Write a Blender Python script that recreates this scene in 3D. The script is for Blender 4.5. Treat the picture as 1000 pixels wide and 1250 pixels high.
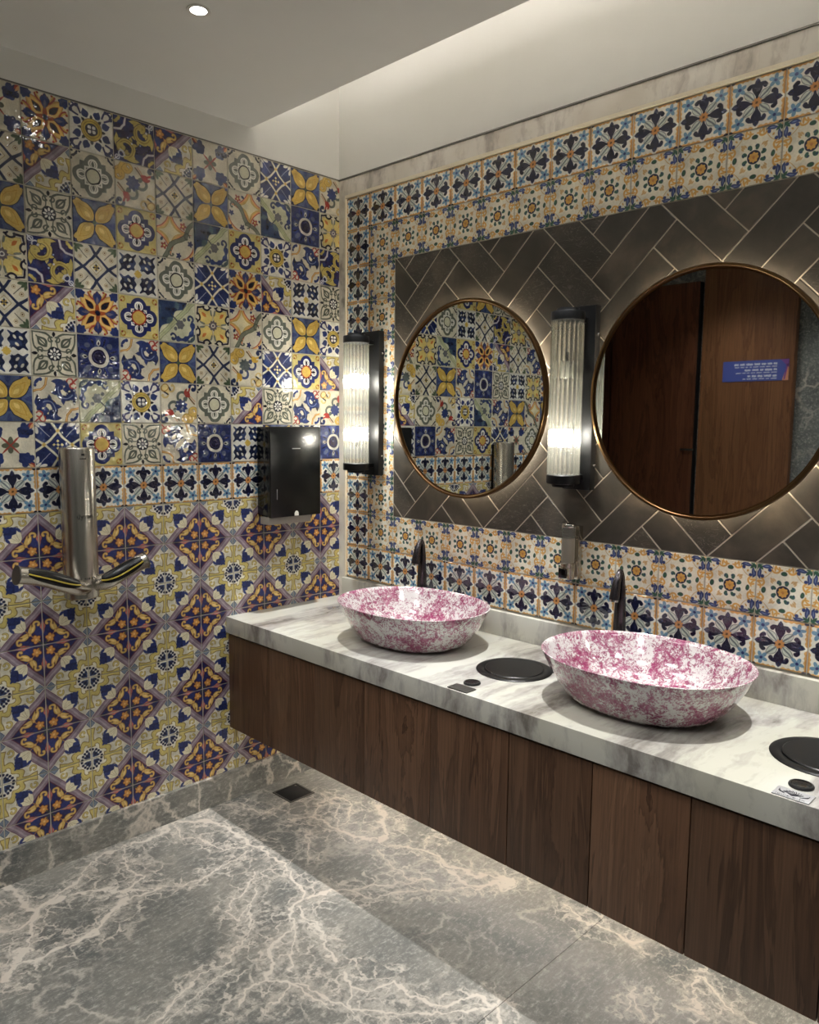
import bpy, bmesh, math, random
import numpy as np
from mathutils import Vector, Matrix
S = bpy.context.scene
for _o in list(bpy.data.objects): bpy.data.objects.remove(_o, do_unlink=True)
COL = S.collection
T = .15            # one wall tile = 15 cm; positions below are counted in tiles
ZF = 17.3          # height of the tile wall above the floor, in tiles (its top edge is z = 0)
def V(x, y, z): return Vector((x*T, y*T, (z+ZF)*T))
# ---------------------------------------------------------------- camera
cam = bpy.data.objects.new('camera', bpy.data.cameras.new('camera')); COL.objects.link(cam)
_r=Vector((0.7117182767779917, 0.7023930154793268, 0.010057151983756566)); _u=Vector((-0.08436999286523929, 0.07125929561500546, 0.9938832009307597)); _d=Vector((-0.6973799529697463, 0.7082133609261488, -0.10997743678410989))
_m=Matrix((_r,_u,-_d)).transposed().to_4x4(); _m.translation=V(17.8836,-15.0822,-7.0026); cam.matrix_world=_m
cam.data.sensor_fit='HORIZONTAL'; cam.data.sensor_width=36; cam.data.lens=36*948.253/1000; cam.data.clip_start=.02
S.camera=cam
# ---------------------------------------------------------------- light and exposure
W=bpy.data.worlds.new('world'); S.world=W; W.use_nodes=True
W.node_tree.nodes['Background'].inputs[0].default_value=(.8,.85,.9,1); W.node_tree.nodes['Background'].inputs[1].default_value=.05
S.view_settings.view_transform='Standard'; S.view_settings.look='None'; S.view_settings.gamma=1; S.view_settings.use_curve_mapping=False
S.view_settings.exposure=0.45
S.cycles.sample_clamp_indirect=6; S.cycles.max_bounces=10; S.cycles.transparent_max_bounces=24
WARM=(1,.90,.76); NEUT=(1,1,.985)
P_CEIL=45; P_BASIN=190; P_SCONCE=32; E_COVE=32; E_HALO=55; E_BULB=130; E_UNDER=36
def lamp(name,kind,loc,power,color=NEUT,size=.03,rot=(0,0,0),spot=None,blend=.6):
    l=bpy.data.lights.new(name,kind); l.energy=power; l.color=color
    if kind=='SPOT': l.shadow_soft_size=size; l.spot_size=math.radians(spot); l.spot_blend=blend
    elif kind=='POINT': l.shadow_soft_size=size
    o=bpy.data.objects.new(name,l); COL.objects.link(o); o.location=loc; o.rotation_euler=rot; return o
# ---------------------------------------------------------------- painted tile glazes (flat print)
CREAM=(.80,.77,.68); WHITE=(.86,.85,.80); NAVY=(.085,.10,.21); BLUE=(.14,.19,.39); MBLUE=(.22,.30,.50)
LBLUE=(.38,.53,.64); YEL=(.76,.63,.29); PYEL=(.76,.70,.43); ORG=(.77,.52,.28); RED=(.58,.23,.18)
MAUVE=(.54,.47,.52); PURP=(.16,.11,.28); GREY=(.36,.38,.34); GREEN=(.17,.32,.25); BROWN=(.40,.27,.13); DARK=(.10,.10,.13)
NT=160; SS=2; NP=NT*SS
_g=(np.arange(NP)+.5)/NP*2-1
GX,GY=np.meshgrid(_g,_g)
_rng=np.random.default_rng(5)
def smooth(n,amp,seed):
    r=np.random.default_rng(seed).standard_normal((n+3,n+3))
    t=np.linspace(0,n,NP,endpoint=False); i=t.astype(int); f=t-i; f=f*f*(3-2*f)
    a=r[i][:,i]*(1-f)+r[i][:,i+1]*f; b=r[i+1][:,i]*(1-f)+r[i+1][:,i+1]*f
    return (a*(1-f[:,None])+b*f[:,None])*amp
class Paint:
    def __init__(s,bg,seed=1,wob=.012):
        s.x=GX+smooth(9,wob,seed); s.y=GY+smooth(9,wob,seed+50)
        s.i=np.empty((NP,NP,3)); s.i[:]=bg; s.seed=seed
    def put(s,d,c,a=1.):
        m=np.clip(.5-d/(2.2*2/NP),0,1)*a; s.i=s.i*(1-m[...,None])+np.array(c)*m[...,None]
    def line(s,d,w,c,a=1.): s.put(abs(d)-w,c,a)
    def mottle(s,d,c,n=7,a=.8,th=0.2):
        k=np.clip((smooth(n,1,s.seed+9)-th)*1.5,0,1); m=np.clip(.5-d/.015,0,1)*k*a; s.i=s.i*(1-m[...,None])+np.array(c)*m[...,None]
    def done(s,k=.06):
        im=s.i*(1+smooth(6,k,s.seed+70)[...,None])+smooth(40,.018,s.seed+71)[...,None]
        return np.clip(im.reshape(NT,SS,NT,SS,3).mean((1,3)),0,1)
def circ(x,y,a,b,r): return np.hypot(x-a,y-b)-r
def ell(x,y,a,b,rx,ry,ang=0):
    c,s_=math.cos(math.radians(ang)),math.sin(math.radians(ang)); u=(x-a)*c+(y-b)*s_; v=-(x-a)*s_+(y-b)*c
    return (np.sqrt((u/rx)**2+(v/ry)**2)-1)*min(rx,ry)
def seg(x,y,ax,ay,bx,by):
    dx,dy=bx-ax,by-ay; t=np.clip(((x-ax)*dx+(y-ay)*dy)/(dx*dx+dy*dy),0,1); return np.hypot(x-ax-t*dx,y-ay-t*dy)
def poly(x,y,pts):
    d=np.full(x.shape,9.)
    for (a,b),(c,e) in zip(pts[:-1],pts[1:]): d=np.minimum(d,seg(x,y,a,b,c,e))
    return d
def arc(x,y,cx,cy,r,a0,a1):
    pts=[(cx+r*math.cos(math.radians(a0+(a1-a0)*k/14)),cy+r*math.sin(math.radians(a0+(a1-a0)*k/14))) for k in range(15)]
    return poly(x,y,pts)
def petal(u,v,u0,u1,w,p=1.):
    t=np.clip((u-u0)/(u1-u0),0,1); return np.maximum(np.maximum(abs(v)-w*np.sin(np.pi*t**p),u0-u),u-u1)
def fold(x,y,n,off=0.):
    s=2*np.pi/n; a=(np.arctan2(y,x)-math.radians(off)+s/2)%s-s/2; r=np.hypot(x,y); return r*np.cos(a),r*np.sin(a)
def U(*d):
    m=d[0]
    for e in d[1:]: m=np.minimum(m,e)
    return m
def curl(x,y,cx,cy,r,a0,a1,w):
    e=math.radians(a1); k=.55*r
    return U(arc(x,y,cx,cy,r,a0,a1)-w, circ(x,y,cx+(r-k*.5)*math.cos(e),cy+(r-k*.5)*math.sin(e),w*1.5))
def blob(x,y,cx,cy,r,n=7,k=.16,off=0): return np.hypot(x-cx,y-cy)-r*(1+k*np.cos(n*np.arctan2(y-cy,x-cx)+off))

def t_border():
    p=Paint(WHITE,1); x,y=p.x,p.y
    e=np.maximum(abs(x),abs(y))
    # scalloped orange side strips, nipped at the middle of each side
    for a,b in ((x,y),(y,x)):
        w=.10+.016*np.cos(b*34); d=np.maximum((1-w)-abs(a),.10-abs(b)+0*(1-abs(a)))
        p.put(np.maximum(d,.07-abs(b)),(.81,.62,.35)); p.put(np.maximum(np.maximum(.955-abs(a),.07-abs(b)),-1),(.74,.51,.27))
    d=U(circ(abs(x),abs(y),.92,1.0,.10),circ(abs(x),abs(y),1.0,.92,.0)); p.put(d,NAVY)
    u,v=fold(x,y,4,45)
    p.put(petal(u,v,.10,.72,.155,.9),(.45,.47,.47)); p.put(petal(u,v,.13,.70,.125,.9),(.76,.79,.74)); p.put(abs(v)-.022,(.45,.48,.5),.0)
    p.put(np.maximum(abs(v)-.03,abs(u-.42)-.32),(.42,.45,.47))
    c=u-.92; 
    for a in range(5):
        t=math.radians(180+a*72); p.put(ell(c,v,.145*math.cos(t),.145*math.sin(t),.12,.072,math.degrees(t)),LBLUE)
    p.put(circ(c,v,0,0,.06),BLUE)
    u,v=fold(x,y,4)
    d=U(petal(u,v,.12,.86,.19,1.35),petal(u,v,.62,.92,.10),circ(u,abs(v),.66,.24,.085),curl(u,abs(v),.55,.20,.14,-60,70,.055),petal(u,v,.0,.5,.05))
    p.put(d,NAVY); p.line(petal(u,v,.70,.88,.05),.010,(.35,.38,.55),.8)
    u,v=fold(x,y,8,22.5); p.put(petal(u,v,.02,.20,.055),ORG); p.put(circ(x,y,0,0,.045),BROWN)
    return p.done()
def t_floral():
    p=Paint(WHITE,2); x,y=p.x,p.y
    p.put(np.full(x.shape,-1.),CREAM,.35)
    ax,ay=abs(x),abs(y)
    u,v=fold(x,y,8,22.5)
    p.put(U(ell(u,v,.345,0,.075,.06),curl(u,v,.38,.02,.065,-150,90,.022)),(.20,.34,.30)); p.put(circ(u,v,.41,.05,.032),(.18,.25,.38))
    u2,v2=fold(x,y,4,45); p.put(U(petal(u2,v2,.48,.70,.05),petal(u2,v2-.07,.46,.62,.03),petal(u2,v2+.07,.46,.62,.03)),(.76,.62,.42))
    p.put(circ(x,y,0,0,.245),(.16,.16,.25)); p.put(blob(x,y,0,0,.175,8,.10),(.80,.60,.28)); p.put(circ(x,y,0,0,.05),(.72,.46,.24))
    # green buds with ochre twigs in the middle of each side
    u,v=fold(x,y,4); av=abs(v)
    p.put(U(arc(u,av,.84,.30,.14,110,300)-.035,arc(u,av,.98,.14,.16,90,200)-.03,petal(u,av-.33,.72,1.0,.04)),(.80,.60,.30))
    p.put(ell(u,v,.70,0,.075,.105),GREEN); p.line(ell(u,v,.70,0,.075,.105),.012,DARK,.5)
    # blue and green sprays in the corners
    cx,cy=1-ax,1-ay; r=np.hypot(cx,cy)
    p.line(r-.60,.013,(.72,.56,.3),.8)
    for (X,Y) in ((cx,cy),(cy,cx)):
        c_,s_=math.cos(math.radians(17)),math.sin(math.radians(17)); u=X*c_+Y*s_; v=-X*s_+Y*c_
        k=U(petal(u,v-.05*np.sin(u*9),.20,.60,.075,1.),petal(u-.02,v+.07,.30,.52,.05),circ(u,v,.52,.07,.06)); p.put(k-.012,DARK,.5); p.put(k,(.16,.22,.44)); p.put(petal(u,v-.05*np.sin(u*9),.28,.5,.022),(.45,.52,.66))
        p.put(petal(X,Y-.03,.06,.24,.05),GREEN)
    u=(cx+cy)/1.414; v=(cx-cy)/1.414; p.put(petal(u,v,.06,.34,.055),GREEN); p.put(petal(u,v,.40,.52,.035),(.76,.58,.3)); p.put(circ(cx,cy,0,0,.06),(.78,.60,.28))
    return p.done()
def t_carpet():
    p=Paint((.82,.80,.72),3,.009); x,y=p.x,p.y
    P=(x+1)/2; Q=(1-y)/2; s=P+Q; m=np.hypot(1-P,1-Q); an=np.arctan2(1-Q,1-P)
    OUT=(.46,.36,.16); g=(.77,.70,.40)
    d1=abs(m-(.40+.045*np.cos(an*8+np.pi)))-.062
    d2=U(*[np.maximum(np.maximum(abs(1-a)-(.055+.05*np.clip((.42-b)*5,0,1)+.04*np.clip((b-.52)*5,0,1)),.25-b),b-.70) for a,b in ((P,Q),(Q,P))])
    d=np.maximum(U(d1,d2),1.03-s); p.put(d-.008,OUT); p.put(d+.008,g)
    for a,b in ((P,Q),(Q,P)):
        k=curl(a,b,.80,.335,.065,60,330,.014); p.put(k-.007,OUT); p.put(k,g)
        k=curl(a,b,.67,.46,.05,-30,200,.010); p.put(k,OUT,.7)
        dd=abs(1-a)+abs(b-.125)-.10; p.put(dd-.025,(.84,.82,.76)); p.put(dd,(.45,.50,.56)); p.put(abs(dd)-.010,(.30,.34,.45))
    p.put(m-.285,(.84,.82,.76))
    u=np.cos(an-np.pi/4)*m; v=np.sin(an-np.pi/4)*m
    p.put(U(petal(u,v,.04,.21,.055),petal((1-P),(1-Q)-.07,.03,.2,.04),petal((1-Q),(1-P)-.07,.03,.2,.04)),(.20,.26,.42)); p.put(U(petal(u,v,.09,.19,.03),circ(1-P,1-Q,.15,.06,.02),circ(1-P,1-Q,.06,.15,.02)),NAVY)
    for a in (7,27,45,63,83):
        t=math.radians(a); p.put(circ(1-P,1-Q,.235*math.cos(t),.235*math.sin(t),.030),NAVY)
    # mauve band and deep blue-violet corner
    p.put(np.maximum(s-.985,.775-s),(.52,.45,.50)); p.put(abs(s-.895)-.028,(.62,.56,.60)); p.put(abs(s-.985)-.010,(.40,.26,.32)); p.put(s-.785,(.36,.15,.22)); p.put(s-.755,(.17,.13,.30))
    p.mottle(s-.755,(.14,.19,.42),8,.9,.0)
    for a,b in ((P,Q),(Q,P)):
        p.put(petal(a,b,.24,.66,.035,.8),(.70,.46,.44)); p.put(petal(a,b,.34,.52,.06,1.),(.70,.40,.36))
        # yellow acanthus leaf curling back towards the axis
        k=U(petal((a-.34)*.90+(b-.235)*-.43,(a-.34)*.43+(b-.235)*.90,-.05,.17,.045,.9),petal((a-.31)*.97+(b-.29)*-.24,(a-.31)*.24+(b-.29)*.97,-.06,.2,.034,.9),curl(a,b,.50,.135,.060,120,-110,.020))
        p.put(k-.010,(.45,.30,.16)); p.put(k,(.80,.66,.36)); p.put(petal((a-.34)*.90+(b-.235)*-.43,(a-.34)*.43+(b-.235)*.90,-.02,.12,.014),(.88,.78,.52))
    k=U(*[ell(P,Q,.15+.052*math.cos(t),.15+.052*math.sin(t),.050,.036,math.degrees(t)) for t in (.0,1.26,2.5,3.77,5.03)]); p.put(k-.009,(.42,.22,.10)); p.put(k,(.78,.54,.26)); p.put(circ(P,Q,.15,.15,.026),(.86,.70,.42))
    p.put(seg(P,Q,.0,.0,.10,.10)-.012,(.20,.28,.22)); p.put(seg(P,Q,.20,.20,.40,.40)-.012,(.62,.42,.26)); p.put(circ(P,Q,.275,.275,.030),(.80,.62,.32))
    u=(P+Q)/2; v=(P-Q)
    k=petal(u,v,.385,.70,.215,.75); p.put(k-.010,(.50,.40,.34)); p.put(np.maximum(k,u-.57),(.85,.82,.70))
    for q in (-.09,0,.09): p.put(seg(u,v,.41,q*.3,.52,q)-.006,(.66,.60,.46))
    z=.525+.035*np.abs(((v*10)%2)-1)
    k=np.maximum(U(circ(u,v,.595,0,.115),circ(u,abs(v),.585,.12,.075),ell(u,v,.58,0,.07,.24)),z-u); p.put(U(k,circ(u,abs(v),.535,.235,.045),circ(u,v,.69,0,.045),circ(u,abs(v),.655,.085,.04)),(.15,.20,.42)); p.mottle(U(k,circ(u,v,.69,0,.045)),NAVY,12,.6)
    return p.done()
def t_tulip():
    p=Paint(BLUE,4); x,y=p.x,p.y
    p.mottle(-1+0*x,NAVY,6,.7); u,v=fold(x,y,4); p.put(np.maximum(petal(u,v,.45,1.5,.5,.7),-(u-.55)),(.36,.42,.52),.55); p.put(petal(u,v,.62,1.2,.12),BLUE,.7)
    u,v=fold(x,y,4,45)
    d=U(petal(u,v,.10,1.36,.33,.72),petal(u-.0,abs(v)-.12,.75,1.25,.09)); d=np.maximum(d,np.minimum(u-1.18-abs(v)*.9,9))
    p.put(d-.03,(.08,.10,.22)); p.put(d,YEL); p.line(petal(u,v,.2,1.0,.2,.7),.012,(.66,.47,.12),.8); p.put(petal(u,v,.28,.62,.09),(.88,.76,.42)); p.put(circ(x,y,0,0,.09),(.25,.32,.22))
    return p.done()
def quatre(x,y): return U(circ(abs(x),y,.52,0,.40),circ(x,abs(y),0,.52,.40),np.maximum(abs(x),abs(y))-.60)
def t_quatre(bg,col,cen,ring,spots,seed):
    p=Paint(bg,seed); x,y=p.x,p.y
    ax,ay=abs(x),abs(y)
    if spots is None:
        for X,Y in ((ax,ay),(ay,ax)): p.put(U(seg(X,Y,.70,.93,.86,.72)-.035,circ(X,Y,.92,.92,.05),circ(X,Y,.60,.97,.05)),(.14,.15,.22))
    else:
        p.put(U(curl(ax,ay,.80,.80,.11,0,300,.03)),(.66,.52,.2)); p.put(circ(ax,ay,.86,.72,.05),spots); p.put(circ(ax,ay,.74,.88,.03),spots)
    d=quatre(x,y); p.put(d,col); e=U(circ(abs(x),y,.52,0,.22),circ(x,abs(y),0,.52,.22),np.maximum(abs(x),abs(y))-.40)
    p.put(e,WHITE); p.put(e+.075,col)
    u,v=fold(x,y,4); p.put(petal(u,v,.36,.72,.12,.8),WHITE); p.put(petal(u,v,.38,.66,.065,.8),(.12,.13,.18) if spots is not None else col)
    p.put(circ(x,y,0,0,.40),WHITE); 
    if spots is not None:
        u,v=fold(x,y,12); p.put(petal(u,v,.28,.46,.06),(.15,.12,.2))
    p.put(circ(x,y,0,0,.36),ring); p.put(circ(x,y,0,0,.30),cen)
    return p.done()
def t_lattice(bg,lin,dark,seed):
    p=Paint(bg,seed); x,y=p.x,p.y
    ax,ay=abs(x),abs(y)
    if not dark:
        u,v=fold(x,y,4,45); p.line(u-.98,.012,DARK,.0); 
        p.put(np.maximum(abs(v)-.012,.55-u),DARK); p.line(abs(ax-ay)-.0,.0,DARK,0)
        for X,Y in ((ax,ay),(ay,ax)): p.put(ell(X,Y,.90,.72,.07,.15,-12),(.27,.33,.24)); p.put(circ(X,Y,.72,.42,.035),BROWN); p.line(circ(X,Y,.72,.42,.08),.01,(.6,.5,.3))
        p.put(ell(ax,ay,.86,.86,.20,.075,45),(.27,.33,.24))
    else:
        p.mottle(-1+0*x,MBLUE,8,.5)
        for X,Y in ((ax,ay),(ay,ax)): p.put(ell(X,Y,.92,.66,.08,.17,-15),WHITE)
        u,v=fold(x,y,4,45); p.put(np.maximum(abs(v)-.012,.5-u),(.7,.72,.75)); p.put(np.maximum(.42-(u-.62)*3-9*0,ax*0-1)*0+9,WHITE)
        p.put(ell(ax,ay,.92,.92,.2,.07,45),WHITE)
    # bowed diagonal bars crossing on the four half axes
    d=9+0*x
    for sx in (1,-1):
        for off in (1,-1):
            q=(x*sx+y)/1.414; w=(x*sx-y)/1.414*off; d=np.minimum(d,abs(w-.44+.10*np.cos(q*2.0)-.05))
    if not dark:
        p.put(d-.062,lin); p.put(ax+ay-.50,bg); p.line(ax+ay-.30,.012,(.6,.5,.28)); u,v=fold(x,y,4); p.put(petal(u,v,.0,.17,.05),NAVY); p.put(petal(*fold(x,y,4,45),.02,.15,.04),(.66,.55,.25))
    else:
        p.put(d-.055,(.62,.60,.5)); p.put(d-.04,lin); 
        for X,Y in ((0,0),(.17,0),(-.17,0),(0,.17),(0,-.17)): p.put(U(abs(x-X)+abs(y-Y)-.075),(.86,.80,.55))
        u,v=fold(x,y,4); p.put(abs(u-.62)+abs(v)-.10,(.80,.68,.35))
    return p.done()
def t_flame():
    p=Paint(CREAM,8); x,y=p.x,p.y
    u,v=fold(x,y,4,45)
    for w,c in ((.40,RED),(.36,YEL),(.28,ORG),(.24,(.85,.70,.38))): p.put(petal(u,v,.02,1.16,w,.62),c)
    for (X,Y) in ((abs(x),abs(y)),(abs(y),abs(x))):
        p.put(arc(X,Y,.98,.02,.40,105,170)-.05,RED); p.put(arc(X,Y,.98,.02,.34,100,165)-.035,YEL); p.put(arc(X,Y,.98,.02,.27,95,160)-.03,(.82,.72,.62)); p.put(circ(X,Y,.93,.30,.05),RED)
    u,v=fold(x,y,4); p.put(abs(v)-.09*np.clip(1.3-u*1.6,0,1),(.60,.27,.12))
    d=U(petal(u,v,.36,.96,.15,1.0),petal(u-.0,abs(v)-.11,.56,.86,.075)); p.put(d-.02,(.4,.2,.15)); p.put(d,BLUE); p.put(petal(u,v,.34,.75,.06),(.42,.38,.42),.8)
    u,v=fold(x,y,4,45); d=petal(u,v,.26,.76,.115,.75); p.put(d-.025,(.62,.3,.1)); p.put(d,(.09,.10,.17))
    p.put(blob(u,v,1.13,0,.22,6,.13),BLUE); p.put(blob(x,y,0,0,.11,8,.15),NAVY)
    return p.done()
def t_ring():
    p=Paint(WHITE,9); x,y=p.x,p.y
    u,v=fold(x,y,8,22.5); p.put(U(petal(u,v,.52,.92,.15,.8),circ(u,v,.70,.05,.13)),BLUE); 
    for (X,Y) in ((abs(x),abs(y)),(abs(y),abs(x))): p.put(U(seg(X,Y,.62,.50,.88,.62)-.04,circ(X,Y,.90,.66,.09),curl(X,Y,.86,.86,.10,0,200,.035)),(.17,.18,.36)); p.put(circ(X,Y,.94,.94,.05),PYEL)
    u,v=fold(x,y,8); p.put(petal(u,v,.40,.64,.06),DARK)
    p.put(circ(x,y,0,0,.48),BROWN); p.put(circ(x,y,0,0,.46),(.76,.66,.30)); p.line(circ(x,y,0,0,.36),.012,(.5,.4,.15)); p.put(circ(x,y,0,0,.27),NAVY); p.put(circ(x,y,0,0,.23),NAVY)
    u,v=fold(x,y,4,45); p.put(petal(u,v,.03,.23,.085,1.2),WHITE)
    return p.done()
def t_scroll():
    p=Paint((.15,.12,.29),10); x,y=p.x,p.y; p.mottle(-1+0*x,(.14,.19,.40),7,.9,.0); YY=(.74,.66,.34)
    for sg in (1,-1):
        X,Y=x*sg,y*sg   # corner cuts at top left and bottom right
        pts=[(-1.05,.36),(-.64,.44),(-.46,.64),(-.38,1.05)]
        p.put(poly(X,Y,pts)-.075,(.28,.22,.36)); p.put(poly(X,Y,pts)-.045,(.78,.76,.76)); p.put(U(ell(X,Y,-.80,.80,.20,.07,45),ell(X,Y,-.72,.90,.12,.05,100),ell(X,Y,-.90,.72,.12,.05,-10)),YY)
        for A,B in ((X,Y),(-Y,-X)):
            k=U(arc(A,B,.40,.42,.36,80,345)-.095,arc(A,B,.64,.34,.15,170,-60)-.075,circ(A,B,.10,.74,.12),petal(A-.05,B-.86,-.3,.4,.10),petal(A+.0,B-.18,-.16,.16,.08),circ(A,B,.62,.30,.10))
            p.put(k-.018,(.08,.07,.2)); p.put(k,YY); p.put(arc(A,B,.40,.42,.36,110,320)-.016,(.55,.45,.18))
        w=U(arc(X,Y,.64,.64,.14,0,360)-.03,seg(X,Y,.74,.74,1.1,1.1)-.03,arc(X,Y,.84,.84,.10,0,360)-.025,seg(X,Y,.46,.70,.70,.46)-.022); p.put(w,(.80,.80,.82)); p.put(circ(X,Y,.12,.12,.05),(.82,.82,.82)); p.put(circ(X,Y,.30,-.10,.04),(.62,.68,.78))
    return p.done()
def t_cross():
    p=Paint(CREAM,11); x,y=p.x,p.y
    u,v=fold(x,y,4,45); p.put(abs(v)-.022-.02*np.sin(u*7),RED); 
    u2,v2=fold(x,y,4); p.put(ell(u2,v2,.20,0,.16,.11),(.34,.35,.28)); p.put(abs(v)-.03+ .05*(u>.4),RED)
    d=U(petal(u,v,.50,1.25,.26,.9),circ(u,abs(v),1.0,.20,.13),circ(u,abs(v),.76,.19,.10),petal(u,v,.9,1.38,.13)); p.put(d,BLUE); p.mottle(d,NAVY,9,.6)
    p.put(petal(u,v-.02,1.08,1.42,.06),RED); p.put(petal(u,v+.06,1.05,1.42,.06),(.80,.60,.40))
    return p.done()
def t_bouquet(fl,cur,star,seed):
    p=Paint(CREAM,seed); x,y=p.x,p.y
    # yellow curls at top left, red sprigs on the other diagonal, grey curls low right
    a=(x+1)/2; b=(1-y)/2
    for A,B in ((a,b),(b,a)):
        k=U(curl(A,B,.30,.12,.10,200,-130,.03),arc(A,B,.20,.34,.22,-170,-60)-.035); p.put(k-.008,(.5,.38,.15)); p.put(k,(.78,.64,.30))
        p.put(curl(A,B,.66,.42,.12,180,-120,.032),cur)
        p.put(seg(A,B,.50,.08,.66,.24)-.016,BROWN); p.put(seg(A,B,.56,.06,.70,.22)-.012,(.75,.55,.4))
        p.put(U(petal((A-.70)*.7+(B-.24)*.7,(A-.70)*-.7+(B-.24)*.7,-.06,.16,.08),arc(A,B,.78,.24,.09,40,140)-.026,seg(A,B,.72,.26,.88,.20)-.022),star)
        p.put(curl(A,B,.92,.12,.085,90,-170,.035),(.12,.16,.30))
        p.put(curl(A,B,.88,.72,.09,90,330,.022),(.76,.66,.42)); p.put(seg(A,B,.72,.80,.78,.90)-.018,NAVY)
    k=ell(a,b,.88,.88,.08,.1,45); p.put(k,(.82,.74,.5)); p.line(k,.012,(.6,.45,.2))
    p.put(blob(a,b,.44,.44,.155,9,.13),fl)
    return p.done()
def t_wave():
    p=Paint(CREAM,13); x,y=p.x,p.y
    # star-shaped ochre frame towards the top left, grey wavy stem along the rising diagonal
    cx,cy=-.28,.28; X,Y=x-cx,y-cy; A=(X+Y)/1.414; B=(X-Y)/1.414
    k=np.sqrt(abs(X)+.02)+np.sqrt(abs(Y)+.02)
    for th,c in ((1.24,RED),(1.19,(.86,.60,.36)),(1.10,(.78,.64,.34)),(.98,(.70,.52,.22)),(.95,(.86,.82,.66))): p.put((k-th)*.6,c)
    X2,Y2=x-1.0,y+1.0; k=np.sqrt(abs(X2)+.02)+np.sqrt(abs(Y2)+.02); p.put((k-1.10)*.6,RED,.9); p.put((k-1.03)*.6,(.84,.66,.40)); p.put((k-.9)*.6,CREAM)
    r=(x+y)/1.414; w=(x-y)/1.414-.16-.10*np.sin(r*4.2)
    for X0,Y0 in ((-.62,-.42),(.42,.62)): 
        for t in range(5): p.put(ell(x-X0,y-Y0,.10*math.cos(t*1.257),.10*math.sin(t*1.257),.09,.055,math.degrees(t*1.257)),RED)
        p.put(circ(x,y,X0,Y0,.05),(.85,.8,.5)); p.put(ell(x,y,X0+.28,Y0-.05,.12,.06,30),(.22,.3,.24)); p.put(ell(x,y,X0-.1,Y0+.3,.10,.06,60),(.14,.17,.3))
    for X0,Y0 in ((-.88,.88),(.15,-.80),(.80,-.15),(.88,-.88)): p.put(blob(x,y,X0,Y0,.13,5,.25),(.14,.16,.34))
    p.put(abs(w)-.115,(.27,.29,.24)); p.put(abs(w)-.085,(.42,.44,.38)); p.put(curl(x,y,.62,.18,.14,0,260,.035),(.30,.32,.28)); p.put(curl(x,y,-.25,-.72,.13,90,340,.035),(.30,.32,.28))
    return p.done()
def t_vine():
    p=Paint((.74,.74,.62),14); x,y=p.x,p.y
    # dark water-coloured corner top left, pale band on the rising diagonal
    w=(x-y)/1.414; r=(x+y)/1.414
    d=w+.30+.10*np.sin(r*6); p.put(d,(.15,.22,.36)); p.mottle(d,(.30,.40,.42),6,.8); p.mottle(d,NAVY,9,.7)
    p.put(abs(w+.10)-.115,(.66,.68,.52)); p.line(w+.10-.115,.012,(.45,.47,.38)); p.line(w+.10,.008,(.5,.52,.42)); p.line(w+.10+.115,.012,(.45,.47,.38))
    p.put(seg(x,y,-.30,.34,.05,-.02)-.03,(.25,.27,.28)); p.put(blob(x,y,.16,-.12,.21,6,.12),(.36,.37,.38)); p.put(U(circ(x,y,.38,.14,.09),circ(x,y,-.10,-.34,.09)),(.36,.37,.38))
    k=arc(x,y,.22,-.22,.62,-110,20)-.10-.035*np.sin(np.arctan2(y+.22,x-.22)*9); p.put(k,(.15,.21,.40)); p.mottle(k,MBLUE,7,.6); p.put(U(curl(x,y,.72,.20,.14,-60,200,.05),curl(x,y,-.24,-.72,.14,150,-110,.05)),(.18,.22,.36))
    p.put(U(ell(x,y,.82,-.82,.18,.09,45),circ(x,y,.92,-.62,.08),circ(x,y,.62,-.92,.08)),(.24,.30,.34))
    return p.done()
def t_disc():
    p=Paint((.12,.16,.34),15); x,y=p.x,p.y
    p.mottle(-1+0*x,(.40,.45,.55),11,.55,.25); 
    u,v=fold(x,y,8,22.5); p.put(circ(u,v,.78,0,.20),(.14,.18,.40)); p.put(petal(u,v,.52,.95,.05),(.10,.12,.25)); u,v=fold(x,y,8); p.put(circ(u,v,.74,0,.13),(.33,.36,.44),.9)
    u,v=fold(x,y,4); p.put(petal(u,v,.50,.80,.08),(.72,.72,.66)); p.put(petal(u,v,.54,.72,.035),(.15,.12,.2))
    p.put(circ(x,y,0,0,.48),(.78,.76,.70)); p.put(circ(x,y,0,0,.34),(.13,.12,.24)); p.line(circ(x,y,0,0,.25),.015,(.3,.3,.42),.6)
    return p.done()
def t_four():
    p=Paint((.80,.79,.74),16); x,y=p.x,p.y
    X,Y=abs(x)-.48,abs(y)-.48
    d=np.maximum(abs(X),abs(Y))-.36-.05*np.cos(X*16)*(abs(Y)>abs(X))-.05*np.cos(Y*16)*(abs(X)>=abs(Y)); p.put(d,(.10,.13,.24)); p.mottle(d,(.2,.26,.4),9,.7)
    for (a,b) in ((.15,.10),(-.13,.14),(-.04,-.16)): p.put(ell(X,Y,a,b,.055,.10,40),(.76,.74,.66))
    k=U(abs(x)+abs(y)-.20,np.maximum(abs(x),abs(y))-.13); p.put(k-.05,(.80,.79,.74)); p.put(k,(.74,.62,.27))
    return p.done()
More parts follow.
